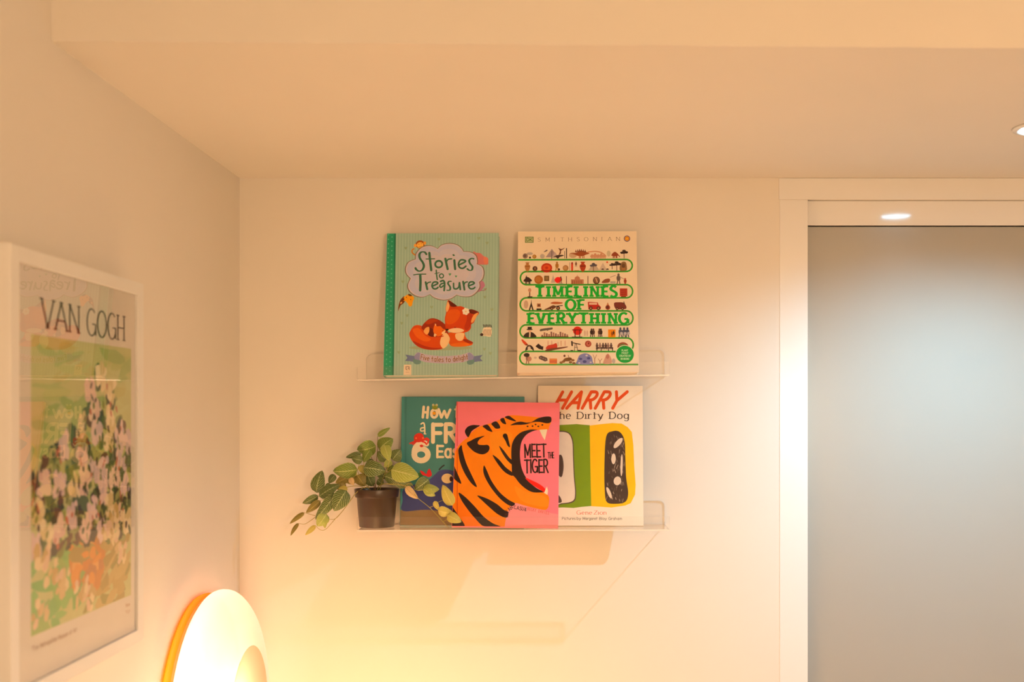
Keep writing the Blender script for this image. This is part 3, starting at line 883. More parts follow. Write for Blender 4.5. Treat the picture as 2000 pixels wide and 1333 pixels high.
    p.poly([(1632,700),(1628,620),(1655,575),(1690,562),(1720,580),(1732,640),(1725,696)], (142, 110, 80), 5.2); p.ell(1680, 625, 26, 34, (104, 78, 58), 6); p.rect(1655, 655, 1708, 690, (170, 120, 80), 6)
    y = 902
    beast(235, y, 130, 106, BK); person(215, y-52, 76, BK); disc(400, y-2, 66, (172, 110, 54), (186, 128, 70)); p.rect(484, 776, 560, 856, (110, 86, 56), 5.2); p.rect(500, 792, 544, 838, (150, 122, 84), 5.8)
    tri(620, y-20, 70, 120, (198, 186, 180), 4.8); p.poly([(640,840),(670,800),(720,800),(740,840),(710,880),(670,882)], (224, 44, 44), 5.6); person(735, y-10, 106, BR); p.rect(690, 888, 770, 902, LG, 5)
    p.rect(815, 782, 826, 902, BR, 5); bldg(985, y, 190, 140, (186, 132, 108), (150, 96, 78), 5); p.rect(1138, 780, 1150, 902, BR, 5); p.rect(890, 850, 900, 902, BR, 5); p.rect(1068, 850, 1078, 902, BR, 5)
    p.ell(1272, 848, 52, 58, (92, 62, 50), 5.2, 24); p.ell(1272, 845, 36, 44, (140, 100, 80), 5.8); p.line([(1262,810),(1285,875)], 12, (226, 190, 160), 6.4)
    p.poly([(1350,880),(1400,830),(1470,822),(1470,870),(1420,885)], (140, 82, 62), 5.2); person(1605, y, 160, (104, 92, 88)); p.line([(1480,800),(1560,770)], 6, BR, 5.5); p.line([(1640,800),(1690,830)], 6, BR, 5.5); p.rect(1480, 860, 1560, 895, LG, 4.8)
    vase(1705, y-2, 44, 84, (168, 80, 58), (120, 54, 40))
    y = 1100
    p.rect(235, 1088, 306, 1108, BK, 5.2); p.rect(258, 1010, 274, 1090, (110, 66, 52), 5.2); p.ell(266, 994, 24, 30, (204, 156, 130), 5.6); p.rect(1622, 968, 1735, 1085, (176, 70, 52), 5.2)
    for i in range(3): p.line([(1640, 995+32*i), (1715, 990+32*i)], 9, (130, 44, 34), 6)
    p.rect(1640, 1085, 1715, 1098, (130, 44, 34), 5.6)
    y = 1295
    p.ell(212, 1210, 34, 62, (206, 180, 160), 4.6); p.poly([(252, y), (284, 1190), (290, 1130), (296, 1190), (328, y), (306, y), (290, 1240), (274, y)], BK, 5.4, False); p.rect(376, 1195, 434, 1250, TN, 5.2); p.rect(388, 1206, 424, 1238, BR, 5.8); p.rect(370, 1270, 444, y, BK, 5.6)
    p.poly([(485, y-6), (540, 1260), (620, 1222), (660, 1244), (640, 1270), (540, y-6)], BR, 5.4); p.poly([(580,1190),(640,1168),(760,1180),(740,1200),(640,1205)], (186, 110, 76), 5.8); wheel(600, y, 24); wheel(695, y, 30); p.line([(640,1240),(760,1225)], 12, BK, 6)
    p.poly([(1140,1175),(1160,1170),(1290,1178),(1300,1210),(1340,1250),(1330,1285),(1150,1285)], (178, 52, 48), 5.2, False); p.rect(1160, 1184, 1280, 1214, (226, 196, 180), 5.8); wheel(1185, y, 28); wheel(1300, y, 28)
    disc(1440, y-4, 36, (154, 72, 54), (104, 54, 44)); tri(1440, 1235, 50, 60, TN); p.poly([(1535,1190),(1600,1176),(1680,1186),(1720,1250),(1690,1280),(1560,1275)], (120, 62, 56), 5.4); wheel(1580, y, 22); wheel(1660, y, 22); p.line([(1680,1170),(1690,1200)], 12, BK, 6)
    y = 1700
    p.poly([(186, y), (200, 1650), (250, 1625), (300, 1625), (345, 1655), (362, y)], BK, 5.2); p.poly([(258, y), (262, 1630), (284, 1630), (280, y)], (232, 210, 190), 5.8, False); p.ell(268, 1600, 27, 32, (226, 192, 164), 6); p.rect(238, 1545, 300, 1582, BK, 6.4); p.rect(224, 1578, 312, 1592, BK, 6.6)
    p.poly([(420,1592),(450,1575),(600,1555),(612,1568),(600,1585),(470,1605),(430,1612)], (104, 98, 92), 5.4); p.line([(500,1570),(540,1600)], 12, (104, 98, 92), 6)
    for i in range(12): p.rect(445+34*i, 1665 - (i*37 % 50), 470+34*i, 1690, (170, 130, 118) if i % 2 else (136, 104, 98), 5+.05*i)
    p.rect(440, 1686, 850, 1700, BR, 6); p.ell(985, 1604, 66, 64, (206, 50, 40), 5.2, 24); p.rect(905, 1582, 1062, 1598, (126, 40, 32), 6); p.rect(942, 1590, 956, y, (90, 38, 32), 6.3); p.rect(1010, 1590, 1024, y, (90, 38, 32), 6.3); p.rect(900, 1690, 1055, 1704, BK, 6.4)
    for x in (1095, 1130): p.ell(x, 1640, 14, 44, (214, 188, 170), 4.8)
    for x in (1195, 1222, 1312, 1335): person(x, y-6, 126, BK if x % 2 else (96, 70, 66))
    p.rect(1442, 1582, 1552, 1700, (232, 150, 30), 5.2); person(1500, y-10, 80, (150, 84, 30)); person(1525, y-30, 70, BK)
    for x in (1625, 1680, 1730): person(x, y, 150, (84, 90, 112)); p.ell(x+16, y-60, 22, 20, (196, 190, 196), 6.4)
    y = 1903
    p.poly([(145,1735),(180,1745),(240,1805),(215,1825),(170,1785)], (206, 82, 50), 5.2); p.line([(215,1810),(270,1830)], 16, BR, 5.8); p.poly([(205, y), (220, 1845), (270, 1815), (320, 1850), (330, y), (290, y-30), (250, y-24)], BK, 5.6); p.ell(262, 1862, 24, 24, (226, 214, 200), 6.4)
    p.poly([(355,1835),(400,1795),(450,1835),(475,1835),(470,1890),(410,1875)], BK, 5.4, False); p.poly([(510,1870),(540,1825),(620,1805),(670,1790),(675,1865),(560,1880)], (190, 74, 60), 5.4); p.poly([(500,1900),(560,1872),(820,1838),(815,1855),(640,1890),(540,1908)], BR, 6); p.rect(735, 1752, 744, 1830, TN, 5); p.rect(690, 1770, 698, 1830, LG, 5)
    for x in (545, 600, 800): p.ell(x, 1790, 10, 44, (222, 190, 172), 4.6)
    p.line([(900,1765),(905,1820)], 24, BK, 5.4); p.line([(900,1780),(1025,1805)], 14, BK, 5.6); p.line([(950,1800),(935, y)], 9, BK, 5.8); p.line([(965,1800),(990, y)], 9, BK, 5.8); p.line([(940,1850),(985,1850)], 7, BK, 6); p.rect(880, 1890, 920, 1905, BK, 5.5); p.rect(990, 1888, 1040, 1905, BK, 5.5)
    p.ell(1143, 1798, 48, 48, (160, 76, 64), 5.2, 22); p.ell(1146, 1796, 30, 32, (196, 120, 104), 5.8); p.ell(1150, 1790, 12, 16, (130, 50, 44), 6.4)
    p.rect(1260, 1846, 1515, 1866, BK, 5.6)
    for x in (1268, 1330, 1440, 1500): p.rect(x, 1860, x+12, y, BK, 5.8)
    for x in (1275, 1320, 1365, 1405, 1440, 1485): person(x, 1880, 100, (96, 74, 72) if x % 2 else (150, 120, 112))
    p.ell(1660, 1838, 82, 66, (150, 84, 64), 5.2, 22); p.ell(1660, 1846, 60, 50, (110, 130, 80), 5.8)
    y = 2098
    person(240, y-4, 150, (150, 116, 106)); p.ell(225, 1965, 44, 30, (60, 50, 44), 6); p.ell(270, 2022, 30, 36, (196, 150, 130), 6.2); p.ell(355, 2005, 22, 16, (206, 190, 176), 5.2)
    p.poly([(405,1990),(440,1972),(530,2005),(540,2045),(500,2060),(410,2020)], (94, 78, 76), 5.4, False)
    for i in range(3): p.rect(425+36*i, 1995+12*i, 448+36*i, 2014+12*i, (150, 130, 126), 6)
    for i, c in enumerate(((214, 130, 40), (204, 94, 30), (190, 80, 30), (226, 140, 50))): p.rect(566, 2018+21*i, 680, 2035+21*i, c, 5.4)
    for dx, dy in ((740, 2075), (775, 2060), (880, 2070), (930, 2085), (915, 2040), (855, 2035)): p.ell(dx, dy, 26, 18, (140, 104, 70), 5.2 + dx*.0006, 12)
    p.poly([(770,2050),(800,2010),(880,2000),(900,2030),(850,2055)], (120, 88, 56), 6); p.ell(790, 1976, 16, 18, BR, 6.4); p.line([(845,1965),(860,2010)], 8, BR, 6.4)
    p.poly([(976, y), (980, 2040), (1010, 1970), (1060, 1945), (1100, 1938), (1150, 1950), (1195, 1990), (1210, 2060), (1205, y)], (136, 142, 196), 5.2)
    for a, b, r in ((1030, 2020, 26), (1090, 2060, 30), (1150, 2010, 26), (1120, 1970, 18), (1180, 2070, 16), (1010, 2080, 16)): p.ell(a, b, r, r*.7, (84, 88, 150) if r > 20 else (214, 206, 220), 5.9 + a*.0003, 12)
    for x, h in ((1240, 140), (1318, 80)):
        p.line([(x, y), (x, y-h*.6)], 12, (176, 140, 118), 5.4); p.line([(x, y-h*.55), (x-26, y-h)], 8, (176, 140, 118), 5.8); p.line([(x, y-h*.55), (x+30, y-h)], 8, (176, 140, 118), 5.8)
    p.poly([(1370, y-8), (1380, 2030), (1410, 1970), (1435, 1940), (1465, 1970), (1490, 2030), (1480, y-8)], (206, 164, 148), 5.2); p.ell(1430, 1985, 26, 34, (180, 126, 116), 6); p.ell(1520, 2050, 26, 36, LG, 5)
    # round sticker
    p.ell(1688, 1952, 142, 138, (236, 222, 196), 10, 36); p.ell(1688, 1952, 132, 128, (36, 158, 74), 11, 36)
    for s, xa, xb, yb in (('PLANT', 1640, 1735, 1906), ('PRINT', 1640, 1740, 1946), ('CREATED BY', 1604, 1776, 1986), ('DK BOOKS', 1626, 1750, 2030)):
        p.text(s, xa, yb, xb, yb, 25, (206, 234, 196), 12, .2)


def art_friend(p):
    p.view(770, 760, 4.597)
    p.rect(62, 66, 84, 1230, (80, 148, 148), 1); p.rect(100, 66, 107, 1230, (54, 112, 116), 1.2)
    p.poly([(55,1085),(170,1072),(300,1080),(420,1092),(600,1110),(800,1080),(1000,1090),(1180,1080),(1180,1230),(50,1230)], (142, 122, 92), 2, False)
    BLU = (70, 78, 134)
    p.poly([(80,1092),(76,1000),(84,900),(200,850),(300,820),(360,772),(400,735),(455,722),(530,735),(640,780),(760,860),(900,900),(1060,930),(1090,1090),(900,1110),(600,1115),(300,1082)], BLU, 3)
    p.ell(476, 802, 52, 44, (226, 208, 160), 5, 24); p.ell(512, 806, 16, 24, (70, 30, 40), 6, 14)
    p.line([(404,722),(425,700),(447,684)], 12, (40, 44, 60), 5, True)
    p.poly([(232,730),(262,742),(288,762),(298,735),(318,715),(338,770),(310,790),(285,780),(250,768)], (198, 46, 56), 5)
    p.poly([(205,760),(240,750),(262,775),(240,800),(210,790)], (62, 110, 70), 4)
    W = (240, 226, 200)
    for a, (x0, x1) in zip('How', ((252, 300), (328, 386), (396, 500))):
        p.text(a, x0, 252, x1, 256, 96, W, 6, .24, xh=.76)
    p.ell(358, 215, 16, 16, (232, 168, 40), 6.6, 14)
    p.poly([(342,170),(340,140),(352,128),(366,138),(382,130),(392,145),(385,175),(362,182)], (132, 146, 56), 7); p.ell(350, 140, 10, 10, (236, 226, 190), 8, 10); p.ell(381, 140, 10, 10, (236, 226, 190), 8, 10); p.ell(351, 141, 4, 4, (30, 30, 20), 9, 8); p.ell(380, 141, 4, 4, (30, 30, 20), 9, 8)
    p.text('to', 548, 250, 640, 252, 100, W, 6, .22, xh=.72)
    p.line([(240,312),(262,302),(272,330),(274,400)], 13, W, 6, True); p.line([(272,345),(240,350),(240,375),(272,372)], 12, W, 6.5, True)
    p.line([(268,400),(284,402)], 10, W, 6.2)
    p.text('FRIEND', 338, 474, 1010, 474, 160, W, 6, .22)
    p.text('Easy', 380, 612, 640, 614, 105, W, 6, .20, xh=.72)
    p.text('Steps', 690, 612, 1000, 614, 105, W, 6, .20, xh=.72)
    p.line([(290,492),(250,482),(200,510),(180,560),(186,610)], 48, W, 6, True)
    p.line(OV(241, 588, 62, 54), 50, W, 6.5, False, True)
    R1 = (206, 58, 44)
    p.poly([(176,445),(182,415),(210,396),(240,396),(262,415),(268,445),(255,468),(215,478),(185,470)], R1, 8)
    for q in ([(190,465),(165,478),(140,488)], [(195,470),(180,488),(165,494)], [(255,462),(285,452),(305,462),(300,485)], [(262,455),(290,440),(312,455)], [(250,470),(275,478),(290,495)]):
        p.line(q, 14, R1, 8.5 + q[0][0]*.001, True)
    p.ell(196, 440, 8, 9, (236, 120, 80), 9.4, 10); p.ell(258, 438, 8, 9, (236, 120, 80), 9.4, 10)
    p.poly([(228,505),(250,498),(262,515),(240,522)], R1, 8)


def art_tiger(p):
    p.view(770, 760, 4.597)
    PK2, ORG, BLK, CRM = (242, 132, 148), (246, 138, 20), (50, 36, 32), (246, 226, 196)
    p.poly([(1000,1150),(1040,1080),(1100,1052),(1250,1095),(1345,1115),(1400,1140),(1465,1150),(1465,1270),(985,1270)], (244, 154, 156), 1, False)
    p.rect(560, 140, 572, 540, (222, 104, 110), 1.5)
    body = [(500,1268),(510,1100),(522,900),(532,640),(545,595),(575,540),(620,492),(660,462),(690,420),(740,378),(790,355),(900,322),(1010,272),(1060,260),(1150,266),(1300,280),(1408,288),(1410,330),(1396,362),(1390,392)]
    body = catmull(body, False, 4) + catmull([(1390,392),(1290,396),(1200,400),(1140,430),(1100,500),(1086,600),(1095,740),(1145,850),(1220,925),(1330,956)], False, 4)[1:] + \
        catmull([(1330,956),(1360,962),(1387,1000),(1385,1060),(1374,1096),(1345,1112),(1250,1094),(1150,1068),(1085,1050),(1050,1070),(1020,1120),(1000,1190),(988,1268)], False, 4)[1:]
    p.poly(body, ORG, 3, False)
    p.poly([(880,420),(1000,400),(1060,440),(1040,560),(1040,760),(1000,760),(900,640),(860,500)], (247, 148, 36), 3.6)
    p.poly([(1080,900),(1180,950),(1300,975),(1370,1010),(1375,1080),(1250,1070),(1130,1020)], (247, 148, 40), 3.6)
    p.poly([(560,1000),(700,1120),(760,1240),(640,1262),(560,1180)], (242, 126, 16), 3.4)
    p.rect(561, 560, 570, 1180, (214, 98, 12), 3.8)
    p.poly([(665,460),(642,432),(636,400),(660,366),(700,350),(745,350),(770,355),(738,376),(700,402),(682,432)], BLK, 5)
    stripes = [[(575,592),(580,560),(605,532),(614,580),(645,690),(695,800),(742,906),(690,872),(630,780),(590,680)],
               [(528,705),(560,770),(602,876),(550,846),(522,800)],
               [(800,770),(806,714),(832,760),(872,850),(942,950),(1022,1020),(1082,1055),(1045,1078),(960,1022),(880,930),(822,835)],
               [(580,958),(640,1000),(720,1080),(800,1170),(880,1230),(950,1262),(812,1264),(720,1182),(640,1082),(592,1005)],
               [(746,984),(830,1010),(920,1060),(980,1110),(1022,1132),(1006,1182),(930,1152),(850,1086),(790,1030)],
               [(884,620),(940,660),(1000,730),(1060,778),(1058,808),(990,772),(930,700)],
               [(944,538),(985,580),(1030,640),(1056,668),(1056,704),(1010,662),(965,592)],
               [(977,452),(985,430),(1013,432),(1027,480),(1041,547),(1020,537),(1000,492)],
               [(798,366),(800,355),(840,347),(872,388),(882,412),(840,398),(812,376)],
               [(874,336),(915,316),(946,348),(952,377),(915,382),(890,360)],
               [(954,298),(985,286),(1001,320),(1006,342),(974,332)],
               [(996,280),(1030,266),(1062,285),(1098,316),(1050,306)],
               [(500,1090),(512,1075),(540,1110),(580,1170),(632,1250),(600,1265),(540,1262),(500,1240)]]
    for s in stripes: p.poly(s, BLK, 5)
    p.poly([(652,516),(690,490),(740,465),(812,447),(770,476),(750,506),(760,526),(800,530),(842,530),(857,556),(842,592),(800,614),(750,606),(700,576)], BLK, 5)
    p.poly([(1212,334),(1245,318),(1292,290),(1350,275),(1405,275),(1416,300),(1406,327),(1370,334),(1310,322),(1260,323)], BLK, 5)
    p.poly([(1045,352),(1090,328),(1140,319),(1190,328),(1235,326),(1192,342),(1140,348),(1100,348)], BLK, 5.4)
    mouth = catmull([(1292,393),(1240,390),(1200,396),(1140,416),(1090,460),(1060,520),(1052,600),(1055,700),(1060,790),(1088,826),(1130,880),(1190,930),(1250,955),(1342,955)], False, 4) + \
        catmull([(1345,950),(1280,920),(1220,870),(1175,810),(1145,740),(1132,660),(1131,580),(1146,500),(1186,440),(1240,408),(1292,393)], False, 4)[:-1]
    p.poly(mouth, BLK, 6, False)
    p.poly([(1176,826),(1240,850),(1300,880),(1345,914),(1356,940),(1346,956),(1300,926),(1230,882)], (232, 46, 34), 7)
    p.poly([(1306,393),(1377,389),(1366,440),(1354,488),(1334,456)], CRM, 7, False)
    p.poly([(1343,960),(1356,930),(1370,903),(1378,940),(1374,978)], CRM, 8, False)
    for x, y in ((1200,362),(1245,360),(1272,345),(1297,362),(1333,349)): p.ell(x, y, 9, 7, BLK, 6, 10)
    p.text('MEET', 1172, 642, 1366, 638, 118, BLK, 8, .11, track=.12, jit=.02)
    p.text('THE', 1382, 650, 1436, 648, 54, BLK, 8, .12, track=.1)
    p.text('TIGER', 1172, 780, 1382, 778, 118, BLK, 8, .11, track=.12, jit=.02)
    # small lettering round the chin
    arc = [(1022,1170,-95),(1018,1150,-80),(1024,1128,-66),(1036,1108,-52),(1052,1094,-40),(1076,1092,-10),(1098,1094,5),(1120,1098,10),(1140,1100,14),(1162,1104,18)]
    for (x, y, a), ch in zip(arc, 'INTANCASU&'):
        ca, sa = cos(radians(a)), sin(radians(a))
        p.text(ch, x, y + 14, x + 20*ca*.9 + .1, y + 14 + 20*sa*.9, 30, (84, 50, 52), 8, .15)
    for i, ch in enumerate('BECKY DAVIES'):
        if ch != ' ': p.text(ch, 1190 + i*16.5, 1112 + i*3.6, 1202 + i*16.5, 1114 + i*3.6, 26, (228, 112, 104), 8, .14)


def art_dog(p):
    p.view(1030, 740, 4.165)
    RDO = (212, 84, 34)
    p.text('HARRY', 205, 238, 735, 238, 132, RDO, 3, .19, slant=.55, track=.2)
    p.text('the', 222, 324, 352, 324, 58, (74, 58, 50), 3, .155, serif=2.3, thin=.075, xh=.68)
    p.text('Dirty', 402, 324, 612, 324, 56, (74, 58, 50), 3, .165, serif=2.3, thin=.075, xh=.70)
    p.text('Dog', 664, 324, 822, 324, 56, (74, 58, 50), 3, .165, serif=2.3, thin=.075, xh=.70)
    GRN, YEL = (120, 148, 14), (248, 190, 4)
    p.poly([(150,380),(290,372),(400,366),(508,376),(514,700),(524,1034),(440,1042),(380,1050),(290,1046),(150,1052),(146,700)], GRN, 2, False)
    p.poly([(506,378),(600,366),(690,358),(765,362),(815,392),(848,430),(862,540),(870,700),(884,860),(880,940),(845,1010),(800,1030),(690,1046),(600,1040),(524,1036),(514,700)], YEL, 2.5, False)
    # plain soft shapes stand where the cover's drawing is
    PL, DKB = (232, 220, 204), (84, 66, 60)
    p.poly([(170,470),(230,425),(330,430),(372,500),(380,640),(388,800),(400,930),(380,1000),(280,1020),(170,1015)], DKB, 3.5)
    p.poly([(170,478),(232,433),(326,438),(364,504),(372,640),(380,800),(391,930),(372,992),(280,1012),(170,1008)], PL, 4)
    p.poly([(240,640),(272,615),(290,650),(296,720),(284,790),(262,790),(240,740)], DKB, 5)
    p.poly([(165,960),(220,930),(262,950),(282,1000),(240,1010),(170,1006)], DKB, 5)
    p.poly([(640,470),(690,425),(750,430),(790,500),(798,640),(806,800),(824,930),(800,1000),(720,1016),(650,1000),(632,900),(628,700)], (66, 50, 46), 3.5)
    for k in range(110):
        a, b = random.uniform(645, 790), random.uniform(450, 990)
        l = random.uniform(12, 34); q = random.uniform(-.5, .5)
        c = random.choice(((126, 108, 98), (96, 80, 72), (160, 142, 128), (58, 44, 40)))
        p.line([(a, b), (a + q*l, b + l)], random.uniform(3, 6), c, 4 + k*.02)
    for x, y, rx, ry, r in ((738,520,20,52,.7),(702,648,18,44,0),(768,700,9,90,.02),(735,828,30,36,.2),(668,925,14,50,-.4)):
        p.ell(x, y, rx, ry, (222, 206, 188), 7, 18, r)
    p.text('Gene', 405, 1104, 530, 1104, 33, RDO, 3, .13, serif=2.2, thin=.06, xh=.66)
    p.text('Zion', 545, 1104, 648, 1104, 33, RDO, 3, .13, serif=2.2, thin=.06, xh=.66)
    for s, a, b in (('Pictures', 285, 395), ('by', 405, 440), ('Margaret', 455, 575), ('Bloy', 590, 650), ('Graham', 665, 775)):
        p.text(s, a, 1147, b, 1147, 21, (96, 78, 68), 3, .14, xh=.68)


book('story_book', 'pale green striped hardback with a fox below a lilac title cloud, on the upper ledge',
     [(753.5,460.5),(973,461),(973,738),(750.5,740)], 2.508, 2.570, .026, ZU, (160, 194, 184), spine_col=(52, 150, 118), art=art_stories, rough=.2)
book('reference_book', 'cream hardback with a winding green line of tiny pictures, right on the upper ledge',
     [(1010.5,457.5),(1245,457.5),(1246,733),(1011,734.5)], 2.500, 2.566, .028, ZU, (240, 226, 206), art=art_timelines, rough=.35)
book('picture_book', 'teal hardback with a blue creature, behind the plant on the lower ledge',
     [(784,774),(1025,774),(1022.5,1026),(781,1026)], 2.556, 2.586, .010, ZL, (70, 132, 134), art=art_friend, rough=.28)
book('picture_book', 'white book with green and yellow panels, rightmost on the lower ledge',
     [(1050.5,753),(1253.5,754),(1258.5,1027),(1050,1027)], 2.549, 2.590, .0065, ZL, (240, 228, 212), hard=False, art=art_dog, rough=.35)
book('picture_book', 'pink hardback with a roaring orange tiger, in front of the teal book',
     [(891.8,789.4),(1094.5,792),(1089,1036),(882,1034)], 2.4895, 2.571, .0105, ZL, (242, 132, 148), spine_col=(242, 134, 60), art=art_tiger, rough=.3)

# ------------------------------------------------------------------ framed print on the left wall
FX = XL + .035           # front plane of the frame
fy0, fy1 = 1.449 - D, 1.908 - D
fz0, fz1 = H - .371, H + .2125
fr = empty('framed_picture', 'white framed flower print with large lettering on the left wall', 'picture', (XL, (fy0+fy1)/2, (fz0+fz1)/2))
FRAME = pmat('white_frame_lacquer', (0.83, 0.81, 0.78), .3, .5, noise=.02, nscale=10)
hy, hzz = (fy1-fy0)/2, (fz1-fz0)/2
fw = .0245
bm = bmesh.new()
o = [(-hy, -hzz), (hy, -hzz), (hy, hzz), (-hy, hzz)]
i_ = [(-hy+fw, -hzz+fw*.85), (hy-fw, -hzz+fw*.85), (hy-fw, hzz-fw*.85), (-hy+fw, hzz-fw*.85)]
rings = []
for pts, x in ((o, .0005), (o, .033), ([(a*.997, b*.998) for a, b in o], .035), ([(a*1.004, b*1.003) for a, b in i_], .035), (i_, .034), (i_, .0300)):
    rings.append([bm.verts.new((x, a, b)) for a, b in pts])
for r0, r1 in zip(rings, rings[1:]):
    for k in range(4): bm.faces.new((r0[k], r0[(k+1) % 4], r1[(k+1) % 4], r1[k]))
mesh_obj('frame', bm, FRAME, fr)
iy, iz = hy - fw + .003, hzz - fw*.85 + .003
bm = bmesh.new(); vs = [bm.verts.new((.0318, a*(iy-.0035), b*(iz-.0035))) for a, b in ((-1,-1),(1,-1),(1,1),(-1,1))]; bm.faces.new(vs)
mesh_obj('glass', bm, PGLASS, fr)
bm = bmesh.new()
box(bm, (.0012, -iy+.0032, -iz+.0032), (.0300, iy-.0032, iz-.0032))
mats = [pmat('print_paper', (0.80, 0.74, 0.66), .6, .3, noise=.015, nscale=20)]
# sheet coordinates in metres: u along the wall away from the camera, v up, from the sheet's centre
pr = Print(bm, mats, lambda u, v: (u, v), lambda u, v, z: (.03003 + z, u, v), (-iy+.005, iy-.005, -iz+.005, iz-.005))
cyw, czw = (fy0+fy1)/2, (fz0+fz1)/2
pr.view(0, 0, 1.0)
# flip v so that lettering drawn with y downward stands upright
pr.map = lambda u, v: (u, -v)
v_ = lambda zrel: -(H + zrel - czw)      # sheet v (downward) from height relative to the lens
u_ = lambda d: (d - D) - cyw
art_l, art_r, art_t, art_b = u_(1.515), u_(1.866), v_(.1035), v_(-.291)
pr.rect(art_l, art_t, art_r, art_b, (196, 200, 144), 1)
rnd = random.Random(11)
AW, AH = art_r - art_l, art_b - art_t
ax = lambda f: art_l + f*AW
ay = lambda f: art_t + f*AH
zc = [2.0]
pale = lambda c: tuple(int(v * .92 + t * .08) for v, t in zip(c, (236, 222, 196)))
pr.clip = None
def daub(fx, fy, rx, ry, c, rot=0):
    zc[0] += .02
    n = 9
    pts = []
    for k in range(n):
        a = 2*pi*k/n; q = rnd.uniform(.72, 1.2)
        dx, dy = rx*q*cos(a), ry*q*sin(a)
        x = fx + dx*cos(rot) - dy*sin(rot)*AH/AW; y = fy + dx*sin(rot)*AW/AH + dy*cos(rot)
        pts.append((ax(min(max(x, .002), .998)), ay(min(max(y, .002), .998))))
    pr.poly(pts, pale(c), zc[0], False)
BG = ((168,190,122),(184,196,128),(196,204,150),(160,184,116),(190,190,122))
for k in range(90): daub(rnd.random(), rnd.uniform(0, .7), rnd.uniform(.05,.16), rnd.uniform(.008,.03), rnd.choice(BG), rnd.uniform(-.5,.2))
for k in range(70):
    x = rnd.random(); daub(x, rnd.uniform(.72, 1.0), rnd.uniform(.04,.14), rnd.uniform(.01,.04), rnd.choice(((112,176,92),(128,184,100),(140,178,96)) if x < .45 else ((168,150,80),(186,164,92),(150,148,74),(196,176,110))), rnd.uniform(-.6,.6))
# plain earthen jar
pr.poly([(ax(.36),ay(.70)),(ax(.66),ay(.70)),(ax(.70),ay(.80)),(ax(.64),ay(.92)),(ax(.42),ay(.93)),(ax(.34),ay(.82))], (206,140,70), 4.4)
zc[0] = 4.5
for k in range(40): daub(rnd.uniform(.38,.66), rnd.uniform(.71,.90), rnd.uniform(.02,.05), rnd.uniform(.012,.04), rnd.choice(((222,150,64),(206,132,60),(190,128,76),(226,170,96))), rnd.uniform(-.3,.3))
# bouquet: loose leaves, then pale blossoms
def inside(x, y):
    if y < .10: return False
    w = .06 + .12*max(0, (y-.06)/.2) if y < .26 else .16 + .46*min(1, (y-.26)/.25)
    return abs(x - (.66 if y < .3 else .66 - .16*min(1, (y-.3)/.2))) < w
for k in range(420):
    x, y = rnd.random(), rnd.uniform(.06, .74)
    if inside(x, y): daub(x, y, rnd.uniform(.02,.05), rnd.uniform(.012,.04), rnd.choice(((40,60,46),(52,84,58),(66,104,60),(36,48,50),(84,108,76),(114,130,66),(96,70,60),(150,160,100))), rnd.uniform(-.8,.8))
heads = []
for k in range(900):
    x, y = rnd.uniform(.02, .98), rnd.uniform(.10, .70)
    if inside(x, y) and all(math.hypot((x-a)*1.0, (y-b)*1.15) > .098 for a, b in heads): heads.append((x, y))
PAL = (((240,216,200),(232,204,194),(222,190,184)), ((236,212,208),(226,202,204),(212,192,200)), ((242,228,196),(232,216,176),(216,200,150)))
for x, y in heads:
    pal = rnd.choice(PAL)
    for j in range(11):
        daub(x + rnd.uniform(-.042,.042), y + rnd.uniform(-.034,.034), rnd.uniform(.016,.034), rnd.uniform(.014,.032), rnd.choice(pal), rnd.uniform(-.8,.8))
for k in range(190):
    x, y = rnd.random(), rnd.uniform(.10, .74)
    if inside(x, y): daub(x, y, rnd.uniform(.005,.013), rnd.uniform(.010,.026), rnd.choice(((44,58,48),(60,88,58),(190,110,90),(110,124,64),(70,56,60),(140,150,80))), rnd.uniform(-.8,.8))
for cxf, cyf in ((.16,.80),(.10,.74),(.28,.86),(.08,.93),(.80,.76),(.88,.82),(.72,.70),(.52,.95),(.46,.91),(.84,.66)):
    for j in range(10): daub(cxf+rnd.uniform(-.06,.06), cyf+rnd.uniform(-.04,.04), rnd.uniform(.015,.035), rnd.uniform(.012,.03), rnd.choice(((232,214,176),(226,198,172),(214,190,140),(196,170,110))), rnd.uniform(-.8,.8))
INKD = (64, 46, 40)
pr.text('VAN', u_(1.545), v_(.1140), u_(1.667), v_(.1140), .0395, INKD, zc[0]+2, .115, serif=2.6, thin=.045, track=.1)
pr.text('GOGH', u_(1.692), v_(.1140), u_(1.838), v_(.1140), .0395, INKD, zc[0]+2, .115, serif=2.6, thin=.045, track=.1)
for s, a, b in (('The', 1.517, 1.536), ('Metropolitan', 1.541, 1.592), ('Museum', 1.597, 1.627), ('of', 1.632, 1.640), ('Art', 1.645, 1.657)):
    pr.text(s, u_(a), v_(-.3105), u_(b), v_(-.3105), .0062, (150, 112, 92), zc[0]+2, .13)
for z_, s in ((-.307, 'New'), (-.318, 'York')):
    pr.text(s, u_(1.842), v_(z_), u_(1.860), v_(z_), .0062, (170, 130, 104), zc[0]+2, .13)
mesh_obj_keep('print', bm, mats, fr)

